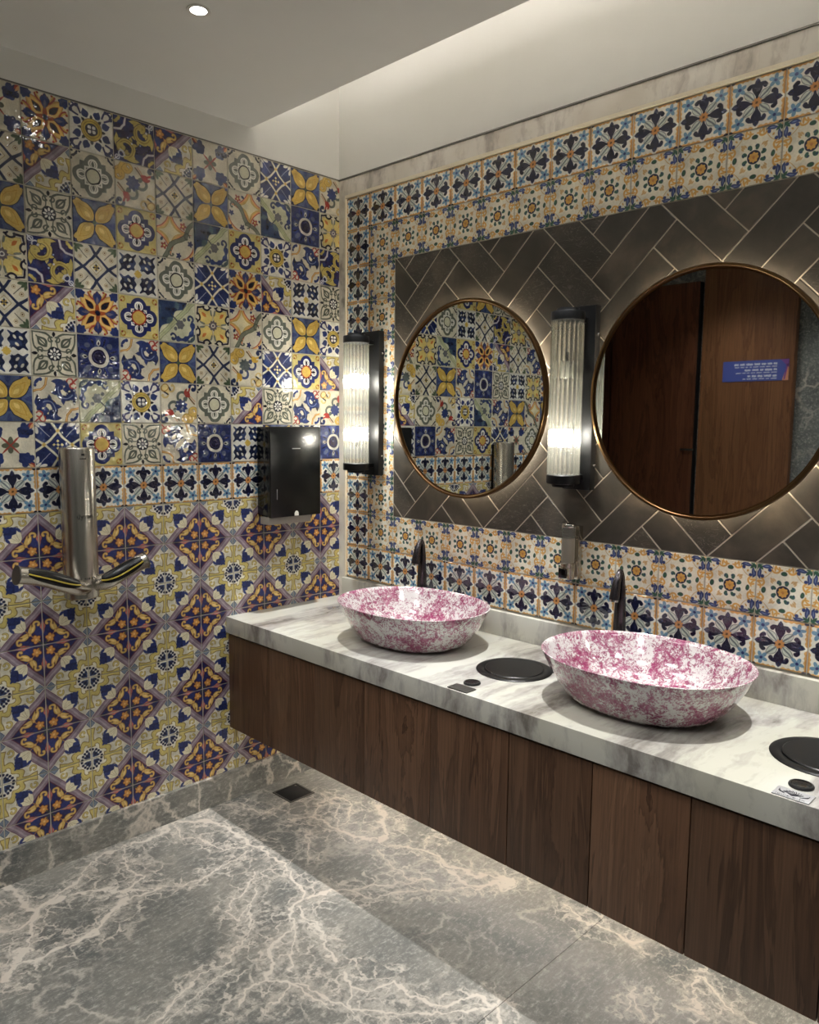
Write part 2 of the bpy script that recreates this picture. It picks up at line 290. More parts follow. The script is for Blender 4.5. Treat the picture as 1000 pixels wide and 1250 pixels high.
def t_leaf():
    p=Paint(CREAM,17); x,y=p.x,p.y; G=(.31,.33,.29)
    u,v=fold(x,y,4,45); av=abs(v)
    d=petal(u,v,.24,1.34,.44,.8); p.put(d,G); p.put(d+.085,CREAM); p.put(petal(u,v,.42,1.05,.20,.85),G); p.put(petal(u,v,.52,.92,.10),CREAM); p.put(np.maximum(abs(v)-.03,abs(u-.8)-.3),G)
    u2,v2=fold(x,y,4); p.put(U(curl(u2,abs(v2),.62,.14,.11,-40,220,.03)),G); p.put(petal(u2,v2,.72,.98,.07),DARK)
    p.put(circ(x,y,0,0,.30),(.13,.14,.19)); u,v=fold(x,y,8); p.put(petal(u,v,.09,.27,.05),WHITE); p.put(circ(x,y,0,0,.06),WHITE); p.put(circ(x,y,0,0,.03),NAVY)
    return p.done()
def t_yflower():
    p=Paint((.78,.75,.64),18); x,y=p.x,p.y
    u,v=fold(x,y,4,45)
    p.put(petal(u,v,.14,1.1,.40,.85),(.82,.73,.42)); p.line(petal(u,v,.14,1.1,.40,.85),.016,(.55,.45,.25)); p.put(petal(u,v,.55,.90,.08),(.75,.42,.18)); 
    ax,ay=abs(x),abs(y)
    for X,Y in ((ax,ay),(ay,ax)): p.put(U(arc(X,Y,.94,.36,.20,100,250)-.045,seg(X,Y,.90,.52,.86,.86)-.045,arc(X,Y,1.02,.14,.14,90,190)-.04),(.13,.12,.20)); p.put(ell(X,Y,.62,.10,.16,.05,10),(.42,.44,.40))
    p.put(blob(x,y,0,0,.24,9,.12),(.38,.35,.36)); p.put(circ(x,y,0,0,.11),(.76,.74,.7)); p.put(circ(x,y,0,0,.06),(.3,.27,.32))
    return p.done()
def t_bscroll():
    p=Paint(CREAM,19); x,y=p.x,p.y; B=(.15,.20,.40)
    for sg in (1,-1):
        X,Y=x*sg,y*sg
        pts=[(-1.05,.34),(-.66,.42),(-.46,.66),(-.38,1.05)]
        p.put(poly(X,Y,pts)-.05,(.60,.36,.16)); p.put(poly(X,Y,pts)-.025,(.84,.68,.40)); p.put(U(ell(X,Y,-.82,.80,.17,.07,45),circ(X,Y,-.66,.88,.08),circ(X,Y,-.90,.62,.07)),B)
        for A,C in ((X,Y),(-Y,-X)):
            k=U(arc(A,C,.40,.42,.34,90,330)-.11,arc(A,C,.62,.36,.15,160,-70)-.075,circ(A,C,.58,.22,.13),petal(A-.1,C-.80,-.30,.34,.12),petal(A+.02,C-.3,-.2,.2,.09),circ(A,C,.06,.70,.08)); p.put(k-.012,DARK,.5); p.put(k,B); p.mottle(k,NAVY,9,.6); p.put(arc(A,C,.40,.42,.34,120,300)-.022,(.46,.52,.66))
        p.put(U(arc(X,Y,.76,.64,.13,40,330)-.032,arc(X,Y,.62,.82,.13,-60,220)-.032,seg(X,Y,.78,.82,.98,1.0)-.03),(.60,.22,.19))
        p.put(circ(X,Y,.10,.10,.03),BROWN)
    return p.done()
KINDS=['border','floral','carpet','tulip','grey','gold','green','blue','flame','ring','scroll','cross','rose','slate','wave','vine','disc','four','leaf','daisy','sweep']
def make_atlas():
    im={'border':t_border(),'floral':t_floral(),'carpet':t_carpet(),'tulip':t_tulip(),
     'grey':t_quatre(CREAM,GREY,(.76,.75,.64),DARK,None,5),'gold':t_quatre(PYEL,(.12,.15,.35),YEL,(.58,.17,.12),(.5,.15,.12),6),
     'green':t_lattice(CREAM,(.15,.18,.30),False,7),'blue':t_lattice((.12,.16,.34),(.84,.82,.74),True,21),
     'flame':t_flame(),'ring':t_ring(),'scroll':t_scroll(),'cross':t_cross(),'rose':t_bouquet(BLUE,(.33,.36,.33),(.62,.18,.15),12),
     'slate':t_bouquet((.33,.36,.36),(.25,.28,.42),(.76,.60,.22),22),'wave':t_wave(),'vine':t_vine(),'disc':t_disc(),'four':t_four(),'leaf':t_leaf(),'daisy':t_yflower(),'sweep':t_bscroll()}
    A=np.ones((5*NT,5*NT,3))
    for k,n in enumerate(KINDS): A[(k//5)*NT:(k//5+1)*NT,(k%5)*NT:(k%5+1)*NT]=im[n]
    return A
# ---------------------------------------------------------------- materials
class NT_:
    def __init__(s,name):
        s.m=bpy.data.materials.new(name); s.m.use_nodes=True; s.t=s.m.node_tree; s.t.nodes.clear()
        s.out=s.n('ShaderNodeOutputMaterial')
    def n(s,k,**kw):
        x=s.t.nodes.new(k)
        for a,b in kw.items():
            if a.startswith('i_'):
                key=a[2:]; x.inputs[int(key) if key.isdigit() else key.replace('_',' ')].default_value=b
            else: setattr(x,a,b)
        return x
    def l(s,a,b): s.t.links.new(a,b)
    def coord(s,kind='Object'): return s.n('ShaderNodeTexCoord').outputs[kind]
    def mapping(s,v,loc=(0,0,0),rot=(0,0,0),scale=(1,1,1)):
        m=s.n('ShaderNodeMapping'); s.l(v,m.inputs[0]); m.inputs[1].default_value=loc; m.inputs[2].default_value=rot; m.inputs[3].default_value=scale; return m.outputs[0]
    def noise(s,v,scale,detail=4,rough=.55,dist=0,out='Fac'):
        x=s.n('ShaderNodeTexNoise'); s.l(v,x.inputs['Vector']); x.inputs['Scale'].default_value=scale; x.inputs['Detail'].default_value=detail; x.inputs['Roughness'].default_value=rough; x.inputs['Distortion'].default_value=dist; return x.outputs[out]
    def ramp(s,f,stops,interp='LINEAR'):
        r=s.n('ShaderNodeValToRGB'); s.l(f,r.inputs[0]); cr=r.color_ramp; cr.interpolation=interp
        while len(cr.elements)<len(stops): cr.elements.new(.5)
        for e,(p,c) in zip(cr.elements,stops): e.position=p; e.color=(c if len(c)==4 else (*c,1)) if isinstance(c,tuple) else (c,c,c,1)
        return r.outputs[0]
    def mix(s,f,a,b,mode='MIX'):
        x=s.n('ShaderNodeMix'); x.data_type='RGBA'; x.blend_type=mode
        for v,i in ((f,0),(a,6),(b,7)):
            if hasattr(v,'node'): s.l(v,x.inputs[i])
            else: x.inputs[i].default_value=v if not isinstance(v,tuple) else (v if len(v)==4 else (*v,1))
        return x.outputs[2]
    def math(s,op,a,b=0.,c=None):
        x=s.n('ShaderNodeMath'); x.operation=op
        for v,i in ((a,0),(b,1),(c,2)):
            if v is None: continue
            if hasattr(v,'node'): s.l(v,x.inputs[i])
            else: x.inputs[i].default_value=v
        return x.outputs[0]
    def rnd(s): return s.n('ShaderNodeObjectInfo').outputs['Random']
    def shift(s,v,k=7.):
        """offset the coordinates by the object's own random number, so that no two pieces show the same grain"""
        c=s.n('ShaderNodeCombineXYZ'); r=s.math('MULTIPLY',s.rnd(),k)
        for i in range(3): s.l(r,c.inputs[i])
        a=s.n('ShaderNodeVectorMath'); s.l(v,a.inputs[0]); s.l(c.outputs[0],a.inputs[1]); return a.outputs[0]
    def bsdf(s,color=None,rough=.5,metal=0.,bump=None,bstr=.1,bdist=.01,spec=.5,coat=0.,trans=0.,ior=1.5):
        b=s.n('ShaderNodeBsdfPrincipled')
        for v,k in ((color,'Base Color'),(rough,'Roughness'),(metal,'Metallic'),(spec,'Specular IOR Level'),(coat,'Coat Weight'),(trans,'Transmission Weight'),(ior,'IOR')):
            if v is None: continue
            if hasattr(v,'node'): s.l(v,b.inputs[k])
            else: b.inputs[k].default_value=v if not isinstance(v,tuple) else (*v,1)
        if bump is not None:
            q=s.n('ShaderNodeBump'); q.inputs['Strength'].default_value=bstr; q.inputs['Distance'].default_value=bdist; s.l(bump,q.inputs['Height']); s.l(q.outputs[0],b.inputs['Normal']); s.l(q.outputs[0],b.inputs['Coat Normal'])
        s.l(b.outputs[0],s.out.inputs[0]); return b
def lin(c): return tuple((v/12.92 if v<=.04045 else ((v+.055)/1.055)**2.4) for v in c)
def hx(r,g,b): return lin((r/255,g/255,b/255))
def simple(name,c,rough=.5,metal=0.,**k):
    n=NT_(name); n.bsdf(c,rough,metal,**k); return n.m
def speckled(name,c,rough,metal=0.,scale=60,amp=.12,**k):
    n=NT_(name); v=n.coord(); f=n.noise(v,scale,3); n.bsdf(n.mix(n.math('MULTIPLY',f,amp*2),c,tuple(x*.55 for x in c)),rough,metal,**k); return n.m
def emit(name,c,e):
    n=NT_(name); x=n.n('ShaderNodeEmission'); x.inputs[0].default_value=(*c,1); x.inputs[1].default_value=e; n.l(x.outputs[0],n.out.inputs[0]); return n.m
M={}
# glazed tiles: the print comes from the atlas painted above, tint, waviness and gloss from nodes
_A=make_atlas(); _img=bpy.data.images.new('tile_glazes',5*NT,5*NT); _px=np.ones((5*NT,5*NT,4),np.float32); _gr=_A.mean(2,keepdims=True); _px[...,:3]=_gr+(_A-_gr)*.90; _img.pixels.foreach_set(_px.ravel()); _img.update()
n=NT_('glazed_tile'); ti=n.n('ShaderNodeTexImage',image=_img,extension='EXTEND'); uv=n.n('ShaderNodeUVMap',uv_map='UVMap'); n.l(uv.outputs[0],ti.inputs[0])
gv=n.shift(n.coord(),9.); wv=n.noise(gv,34,2,.5); fine=n.noise(gv,110,1,.5)
tint=n.math('MULTIPLY_ADD',n.rnd(),.12,1.0); cmb=n.n('ShaderNodeCombineColor'); [n.l(tint,cmb.inputs[i]) for i in range(3)]
bm_=n.math('MULTIPLY_ADD',fine,.08,wv)
n.bsdf(n.mix(1.,ti.outputs[0],cmb.outputs[0],'MULTIPLY'),.05,bump=bm_,bstr=.24,bdist=.010,spec=.7,coat=.6); M['glaze']=n.m
n=NT_('matte_glazed_tile'); ti=n.n('ShaderNodeTexImage',image=_img,extension='EXTEND'); uv=n.n('ShaderNodeUVMap',uv_map='UVMap'); n.l(uv.outputs[0],ti.inputs[0])
gv=n.shift(n.coord(),9.); wv=n.noise(gv,16,2,.5); tint=n.math('MULTIPLY_ADD',n.rnd(),.10,1.02); cmb=n.n('ShaderNodeCombineColor'); [n.l(tint,cmb.inputs[i]) for i in range(3)]
n.bsdf(n.mix(1.,ti.outputs[0],cmb.outputs[0],'MULTIPLY'),.32,bump=wv,bstr=.12,bdist=.01,spec=.4); M['satin']=n.m
M['grout']=speckled('tile_grout',hx(186,180,164),.85)
M['slategrout']=speckled('slate_grout',hx(198,188,172),.8)
# dark herringbone stone
n=NT_('slate_tile'); v=n.shift(n.coord(),11.); a=n.noise(v,7,6,.6,.4); b=n.noise(v,30,5,.65); w=n.noise(n.mapping(v,scale=(1,1,2.2)),16,3,.5,2.2)
base=n.ramp(a,[(.30,hx(44,42,39)),(.52,hx(68,64,58)),(.75,hx(98,89,78))]); base=n.mix(n.math('MULTIPLY',n.rnd(),.45),base,hx(50,49,47))
vein=n.math('MULTIPLY',n.ramp(w,[(.485,0.),(.50,1.),(.515,0.)]),n.ramp(n.rnd(),[(.72,0.),(.78,.40)])); base=n.mix(vein,base,hx(150,145,136))
n.bsdf(base,n.ramp(b,[(.3,.30),(.7,.46)]),bump=b,bstr=.06,bdist=.004); M['slate']=n.m
# white-grey streaked marble of the counter (streaks lie across the slab)
def marble(name,scale=1.,rot=(0,0,.55),light=hx(216,216,206),mid=hx(176,174,168),dark=hx(128,124,120),rough=.22,stretch=(1,.16,.5),warm=hx(212,208,190)):
    n=NT_(name); v=n.coord(); q=n.mapping(v,rot=rot,scale=stretch); dis=n.noise(v,3.2*scale,4,.6,out='Color')
    vm=n.n('ShaderNodeVectorMath'); vm.operation='MULTIPLY_ADD'; n.l(dis,vm.inputs[0]); vm.inputs[1].default_value=(.16,.16,.16); n.l(q,vm.inputs[2])
    s1=n.noise(vm.outputs[0],5.0*scale,8,.62); s2=n.noise(vm.outputs[0],24*scale,5,.6); cl=n.noise(v,3.1*scale,3,.5)
    f=n.math('MULTIPLY_ADD',s2,.30,n.math('MULTIPLY',s1,.85))
    c=n.ramp(f,[(.45,dark),(.53,mid),(.605,light),(.80,light)]); c=n.mix(n.ramp(cl,[(.45,0.),(.65,.45)]),c,warm,'MULTIPLY')
    n.bsdf(c,rough,bump=s2,bstr=.02,bdist=.003); return n.m
M['counter']=marble('counter_marble',.8,rot=(0,.12,.30),stretch=(1.25,.20,.40),light=hx(200,199,190),mid=hx(172,169,164),dark=hx(124,119,115))
M['frame']=marble('trim_marble',1.3,rot=(0,.25,0),light=hx(226,221,211),mid=hx(200,193,183),dark=hx(150,142,134),stretch=(1.2,1.2,.22),rough=.35,warm=hx(214,206,190))
# grey breccia of the floor: main veins drawn along their real course, small ones from noise
VEINS=[(0.051,[(1.63,-10.34),(1.8,-10.02),(1.66,-9.72),(1.34,-9.4),(1.47,-8.68),(1.8,-8.17),(2.56,-7.39)]),(0.065,[(3.27,-10.81),(2.89,-10.45),(3.05,-10.03),(3.04,-9.06),(2.65,-8.55),(2.39,-7.99),(2.56,-7.39)]),(0.051,[(2.83,-10.38),(2.26,-9.99),(1.48,-9.58),(0.63,-9.62),(-0.06,-9.8)]),(0.045,[(1.48,-9.58),(1.25,-9.16),(1.09,-8.45),(0.51,-7.9),(0.28,-7.32),(0.44,-6.72),(0.07,-5.73),(0.51,-5.04),(1.42,-4.82)]),(0.039,[(0.28,-7.32),(1.54,-7.43),(1.87,-7.28),(2.23,-7.99)]),(0.017,[(2.45,-7.41),(2.8,-6.88),(2.81,-6.14),(2.83,-5.53),(2.67,-4.87)]),(0.032,[(0.07,-5.73),(1.03,-5.9),(1.12,-5.58),(2.11,-5.44),(2.43,-4.9)]),(0.029,[(0.24,-5.07),(0.13,-4.41),(0.63,-3.91),(1.3,-3.73),(1.32,-2.66)]),(0.045,[(1.42,-4.82),(2.6,-4.73),(3.64,-4.8),(4.47,-5.0),(5.14,-5.37),(5.44,-6.03),(6.0,-6.76),(6.54,-7.26)]),(0.04,[(5.14,-5.37),(5.26,-4.73)]),(0.037,[(5.21,-5.29),(5.23,-4.67),(5.63,-4.44),(5.77,-3.77),(6.14,-3.3),(6.59,-2.8)]),(0.024,[(5.63,-4.44),(6.12,-4.29),(6.29,-3.86),(6.66,-3.3),(7.11,-2.71),(7.45,-2.32),(7.92,-1.48)]),(0.032,[(6.54,-7.26),(6.53,-7.64),(6.78,-8.08)]),(0.032,[(6.54,-7.26),(6.92,-7.0),(7.49,-7.02),(7.86,-6.87)]),(0.025,[(6.92,-7.0),(7.18,-7.45),(7.19,-7.6)]),(0.016,[(3.49,-5.44),(3.88,-6.13),(4.29,-6.72),(4.72,-6.76),(4.34,-6.18),(3.93,-5.73)]),(0.016,[(4.34,-6.18),(5.14,-6.63)]),(0.019,[(5.44,-6.03),(6.04,-6.31),(6.31,-6.59),(6.77,-6.78)]),(0.019,[(5.54,-5.76),(6.12,-5.79),(6.77,-5.98)]),(0.022,[(2.82,-3.38),(3.38,-3.72),(3.93,-4.2)]),(0.048,[(2.04,-3.47),(2.38,-2.87),(3.32,-2.87),(3.97,-2.67),(4.6,-2.47),(5.0,-2.28),(5.71,-1.98),(6.37,-2.11),(6.8,-2.25),(7.32,-2.28),(7.63,-1.96),(7.9,-1.46)]),(0.017,[(4.82,-2.67),(5.35,-2.96),(5.9,-3.17),(6.4,-3.03)]),(0.059,[(6.28,-2.01),(6.87,-1.99),(7.32,-1.81),(7.9,-1.46)]),(0.06,[(3.2,-1.26),(3.78,-1.69),(4.49,-2.13),(4.6,-2.47)]),(0.033,[(2.38,-2.87),(1.94,-2.3),(2.02,-1.66),(2.7,-1.77),(3.18,-2.3),(3.32,-2.87)]),(0.024,[(1.49,-1.93),(2.39,-2.09),(3.25,-2.71)]),(0.042,[(7.45,-6.09),(7.75,-6.28),(8.19,-6.02),(8.4,-5.63),(8.8,-5.69),(9.31,-5.46),(9.66,-5.05),(10.05,-4.6)]),(0.031,[(7.75,-6.28),(8.29,-6.66),(8.67,-6.38),(9.0,-6.06),(9.41,-5.64),(9.81,-5.23),(10.05,-4.6),(10.39,-5.03)]),(0.025,[(6.87,-7.05),(7.27,-6.89),(7.86,-6.76),(8.09,-6.64),(8.35,-6.71)]),(0.03,[(5.35,-5.48),(6.14,-5.76),(6.8,-5.96),(7.1,-6.05)]),(0.018,[(5.61,-1.87),(5.35,-1.48),(5.53,-1.18)]),(0.039,[(9.25,-1.38),(9.59,-1.53),(9.9,-1.63),(10.14,-1.55),(10.51,-1.5),(10.77,-1.46),(11.02,-1.21)]),(0.036,[(12.33,-1.94),(12.26,-1.47),(12.38,-1.43),(12.74,-1.71),(13.13,-1.9)]),(0.014,[(12.33,-1.94),(12.7,-2.25),(12.56,-2.23)]),(0.011,[(11.63,-2.65),(11.81,-2.99),(12.08,-3.21)]),(0.008,[(11.66,-2.71),(11.75,-3.22)]),(0.028,[(7.62,-1.88),(7.91,-1.72),(7.98,-1.44)]),(0.018,[(6.11,-9.3),(5.83,-8.58),(5.65,-7.65),(5.19,-6.59)]),(0.011,[(6.27,-9.14),(6.01,-8.28),(5.9,-7.66)])]
FX,FY=16.,12.5; RX,RY=1280,1000
_gx,_gy=np.meshgrid((np.arange(RX)+.5)/RX*FX,-FY+(np.arange(RY)+.5)/RY*FY)
def _sm(nx,ny,amp,seed):
    r=np.random.default_rng(seed).standard_normal((ny+3,nx+3)); tx=np.linspace(0,nx,RX,endpoint=False); ty=np.linspace(0,ny,RY,endpoint=False)
    i=tx.astype(int); f=tx-i; f=f*f*(3-2*f); j=ty.astype(int); g=(ty-j); g=(g*g*(3-2*g))[:,None]
    a=r[j][:,i]*(1-f)+r[j][:,i+1]*f; b=r[j+1][:,i]*(1-f)+r[j+1][:,i+1]*f; return (a*(1-g)+b*g)*amp
_wx=_gx+_sm(40,31,.07,1)+_sm(130,100,.035,2)+_sm(400,312,.012,3); _wy=_gy+_sm(40,31,.07,4)+_sm(130,100,.035,5)+_sm(400,312,.012,6)
_vm=np.zeros((RY,RX)); _wd=1+_sm(70,55,.45,7)+_sm(220,170,.3,8)
for w_,pts in VEINS:
    for (x0,y0),(x1,y1) in zip(pts[:-1],pts[1:]):
        pad=.9; i0=max(0,int((min(x0,x1)-pad)/FX*RX)); i1=min(RX,int((max(x0,x1)+pad)/FX*RX)+1); j0=max(0,int((min(y0,y1)-pad+FY)/FY*RY)); j1=min(RY,int((max(y0,y1)+pad+FY)/FY*RY)+1)
        if i1<=i0 or j1<=j0: continue
        X=_wx[j0:j1,i0:i1]; Y=_wy[j0:j1,i0:i1]; dx,dy=x1-x0,y1-y0; t=np.clip(((X-x0)*dx+(Y-y0)*dy)/(dx*dx+dy*dy+1e-9),0,1); d=np.hypot(X-x0-t*dx,Y-y0-t*dy)
        ww=np.maximum(.015,w_*1.15*_wd[j0:j1,i0:i1]); k=np.clip(1.25-d/ww*.9,0,1); halo=.46*np.clip(1-d/(w_*5+.42),0,1)
        _vm[j0:j1,i0:i1]=np.maximum(_vm[j0:j1,i0:i1],np.maximum(k,halo))
_vi=bpy.data.images.new('floor_veins',RX,RY); _vi.colorspace_settings.name='Non-Color'; _p4=np.ones((RY,RX,4),np.float32); _p4[...,:3]=_vm[...,None]; _vi.pixels.foreach_set(_p4.ravel()); _vi.update()
def breccia(name,use_map,g0=hx(86,90,90),g1=hx(142,139,131),vc=hx(214,210,200),rough=.3,seed=(0,0,0),dens=(.50,.60)):
    n=NT_(name); v=n.n('ShaderNodeNewGeometry').outputs['Position']; v=n.mapping(v,loc=seed)
    a=n.noise(v,2.6,6,.6,.5); b=n.noise(v,62,6,.78); sc=n.noise(n.mapping(v,rot=(0,0,.22),scale=(1,.30,1)),80,6,.80)
    base=n.ramp(a,[(.32,g0),(.66,g1)]); base=n.mix(n.ramp(b,[(.52,0.),(.66,.55)]),base,hx(186,183,174)); base=n.mix(n.ramp(sc,[(.53,0.),(.66,.62)]),base,hx(196,193,184)); base=n.mix(n.ramp(sc,[(.34,.55),(.46,0.)]),base,hx(74,77,78))
    wc=n.noise(v,9,5,.6,out='Color'); vm=n.n('ShaderNodeVectorMath'); vm.operation='MULTIPLY_ADD'; n.l(wc,vm.inputs[0]); vm.inputs[1].default_value=(.16,.16,.16); n.l(v,vm.inputs[2])
    vo=n.n('ShaderNodeTexVoronoi',feature='DISTANCE_TO_EDGE'); n.l(vm.outputs[0],vo.inputs['Vector']); vo.inputs['Scale'].default_value=6.5
    small=n.math('MULTIPLY',n.ramp(vo.outputs['Distance'],[(.0,1.),(.03,.6),(.07,0.)]),n.ramp(n.noise(v,4.2,3,.5),[(dens[0],0.),(dens[1],1.)]))
    f=small
    if use_map:
        q=n.mapping(v,loc=(-seed[0]/(FX*T),-seed[1]/(FY*T)+1,0),scale=(1/(FX*T),1/(FY*T),1)); im=n.n('ShaderNodeTexImage',image=_vi,extension='CLIP'); n.l(q,im.inputs[0])
        k=n.math('MULTIPLY_ADD',n.math('SUBTRACT',n.noise(v,38,6,.72),.5),1.15,im.outputs[0]); k=n.ramp(k,[(.30,0.),(.40,.34),(.55,.62),(.8,1.)])
        f=n.math('MAXIMUM',n.math('MULTIPLY',k,n.ramp(im.outputs[0],[(.02,0.),(.12,1.)])),n.math('MULTIPLY',small,.55))
        v2=n.n('ShaderNodeTexVoronoi',feature='DISTANCE_TO_EDGE'); n.l(vm.outputs[0],v2.inputs['Vector']); v2.inputs['Scale'].default_value=15.
        clast=n.math('MULTIPLY',n.ramp(v2.outputs['Distance'],[(.0,.9),(.035,.7),(.09,0.)]),n.ramp(n.math('MULTIPLY_ADD',n.noise(v,7,3,.5),.30,im.outputs[0]),[(.20,0.),(.34,1.)]))
        f=n.math('MAXIMUM',f,n.math('MULTIPLY',clast,n.ramp(n.noise(v,26,3,.6),[(.36,.15),(.56,1.)])))
    vcol=n.mix(n.noise(v,5,3),vc,hx(198,184,170)); base=n.mix(f,base,vcol)
    n.bsdf(base,n.ramp(b,[(.3,rough),(.7,rough+.14)]),bump=b,bstr=.03,bdist=.003); return n.m
M['floor']=breccia('floor_stone',True)
M['base']=breccia('skirting_stone',False,seed=(3.1,.4,.2),dens=(.36,.46))
M['darkmarble']=breccia('dark_grey_marble',False,g0=hx(66,70,70),g1=hx(104,108,106),vc=hx(150,150,144),seed=(9,3,1),dens=(.5,.7))
M['plaster']=speckled('white_plaster',hx(232,231,225),.8,scale=9,amp=.04)
# walnut veneer
def wood(name,c0,c1,c2,rough=.42,sc=1.):
    n=NT_(name); v=n.shift(n.coord(),13.); q=n.mapping(v,scale=(1,1,.10)); a=n.noise(q,9*sc,5,.6,1.6); g=n.noise(n.mapping(v,scale=(1,1,.02)),170*sc,3,.6); big=n.noise(v,3,2,.5)
    wv=n.math('FRACT',n.math('MULTIPLY_ADD',a,7.0,n.math('MULTIPLY',big,.8))); line=n.ramp(wv,[(.0,0.),(.55,.35),(.86,1.),(1.,0.)])
    c=n.mix(line,c1,c0); c=n.mix(n.ramp(a,[(.42,0.),(.66,.55)]),c,c2); c=n.mix(n.ramp(g,[(.35,.35),(.6,0.)]),c,tuple(x*.5 for x in c0))
    t=n.math('MULTIPLY_ADD',n.rnd(),.35,.82); cc=n.n('ShaderNodeCombineColor'); [n.l(t,cc.inputs[i]) for i in range(3)]; c=n.mix(1.,c,cc.outputs[0],'MULTIPLY')
    n.bsdf(c,rough,bump=g,bstr=.04,bdist=.002,spec=.35); return n.m
M['walnut']=wood('walnut_veneer',hx(64,43,30),hx(100,72,53),hx(122,92,70))
M['walnutdark']=wood('dark_walnut_door',hx(58,30,18),hx(92,54,34),hx(108,68,44))
M['walnutwarm']=wood('walnut_panel',hx(92,58,36),hx(126,84,54),hx(146,104,70))
M['black']=speckled('black_metal',hx(30,31,33),.42,.6,40)
M['gloss']=simple('black_gloss_plastic',hx(10,11,12),.16,coat=.2)
M['satinblack']=simple('black_satin_plastic',hx(13,14,15),.26,spec=.4); M['hatch']=simple('black_hatch_enamel',hx(14,14,15),.34,spec=.35)
M['rubber']=speckled('black_rubber',hx(20,20,21),.45)
M['bronze']=speckled('bronze_metal',hx(120,92,62),.3,1.,70)
M['gun']=speckled('gunmetal',hx(84,80,84),.22,.9,70)
M['mirror']=simple('mirror_glass',(.80,.82,.80),.015,1.)
n=NT_('brushed_steel'); f=n.noise(n.mapping(n.coord(),scale=(1,1,.01)),420,2,.5); n.bsdf(n.ramp(f,[(.3,hx(186,181,172)),(.7,hx(204,199,190))]),.27,1.); M['steel']=n.m
M['chrome']=simple('chrome',hx(205,203,198),.10,1.)
M['pewter']=speckled('etched_steel',hx(206,206,208),.42,.55,220,.2)
M['dull']=speckled('dull_grey_metal',hx(104,102,98),.4,.8,220,.25)
M['engrave']=simple('engraving',hx(58,58,64),.5,.6)
M['greyplastic']=speckled('grey_plastic',hx(168,162,154),.5)
M['whiteplastic']=simple('white_plastic',hx(225,222,214),.35)
M['yellow']=simple('yellow_stripe',hx(196,172,60),.4)
M['cream']=simple('cream_metal_edge',hx(232,222,198),.35)
M['print']=simple('dark_print',hx(14,14,15),.6)
M['paleprint']=simple('pale_print',hx(120,120,122),.5)
# rose toile porcelain
n=NT_('rose_toile_porcelain'); v=n.shift(n.coord(),3.); big=n.noise(v,14,3,.6,.8); mid_=n.noise(v,62,4,.72,1.4); fi=n.noise(v,150,4,.75,.8)
k=n.math('ADD',n.math('MULTIPLY',big,.62),n.math('ADD',n.math('MULTIPLY',mid_,.75),n.math('MULTIPLY',fi,.62))); 
pk=n.ramp(n.math('MULTIPLY',k,.5),[(.474,0.),(.492,.66),(.518,.80),(.555,1.)])
tone=n.ramp(n.noise(v,30,3,.6),[(.35,hx(158,82,116)),(.65,hx(128,44,82))])
n.bsdf(n.mix(pk,hx(212,209,208),tone),.12,coat=.6); M['toile']=n.m
n=NT_('clear_ribbed_glass'); df=n.n('ShaderNodeBsdfTranslucent'); df.inputs[0].default_value=(.95,.95,.88,1); g=n.n('ShaderNodeBsdfGlass'); g.inputs['Roughness'].default_value=.02; g.inputs['IOR'].default_value=1.45; g.inputs['Color'].default_value=(.97,.98,.95,1)
tr=n.n('ShaderNodeBsdfTransparent'); mx=n.n('ShaderNodeMixShader'); mx.inputs[0].default_value=.45; n.l(g.outputs[0],mx.inputs[1]); n.l(tr.outputs[0],mx.inputs[2]); m2=n.n('ShaderNodeMixShader'); m2.inputs[0].default_value=.03; n.l(mx.outputs[0],m2.inputs[1]); n.l(df.outputs[0],m2.inputs[2]); n.l(m2.outputs[0],n.out.inputs[0]); M['glass']=n.m
n=NT_('clear_plastic'); g=n.n('ShaderNodeBsdfPrincipled'); g.inputs['Base Color'].default_value=(*hx(190,186,176),1); g.inputs['Roughness'].default_value=.08
tr=n.n('ShaderNodeBsdfTransparent'); mx=n.n('ShaderNodeMixShader'); mx.inputs[0].default_value=.72; n.l(g.outputs[0],mx.inputs[1]); n.l(tr.outputs[0],mx.inputs[2]); n.l(mx.outputs[0],n.out.inputs[0]); M['clear']=n.m
M['soap']=simple('grey_soap',hx(120,112,98),.4)
M['bulb']=emit('lit_bulb',(1,.95,.82),E_BULB); M['led']=emit('led_strip',(1,.84,.62),E_HALO); M['under']=emit('under_cabinet_led',(1,.92,.82),E_UNDER); M['cove']=emit('cove_led',(1,.93,.88),E_COVE); M['disc']=emit('lit_lens',(1,.96,.88),22)
M['frost']=simple('unlit_bulb',hx(220,216,200),.3)
M['blue']=simple('blue_sign_face',hx(70,82,150),.35); M['violet']=simple('violet_sign_print',hx(112,66,136),.35); M['orange']=simple('orange_sign_print',hx(196,130,96),.35); M['whiteink']=simple('white_sign_print',hx(214,216,226),.4)
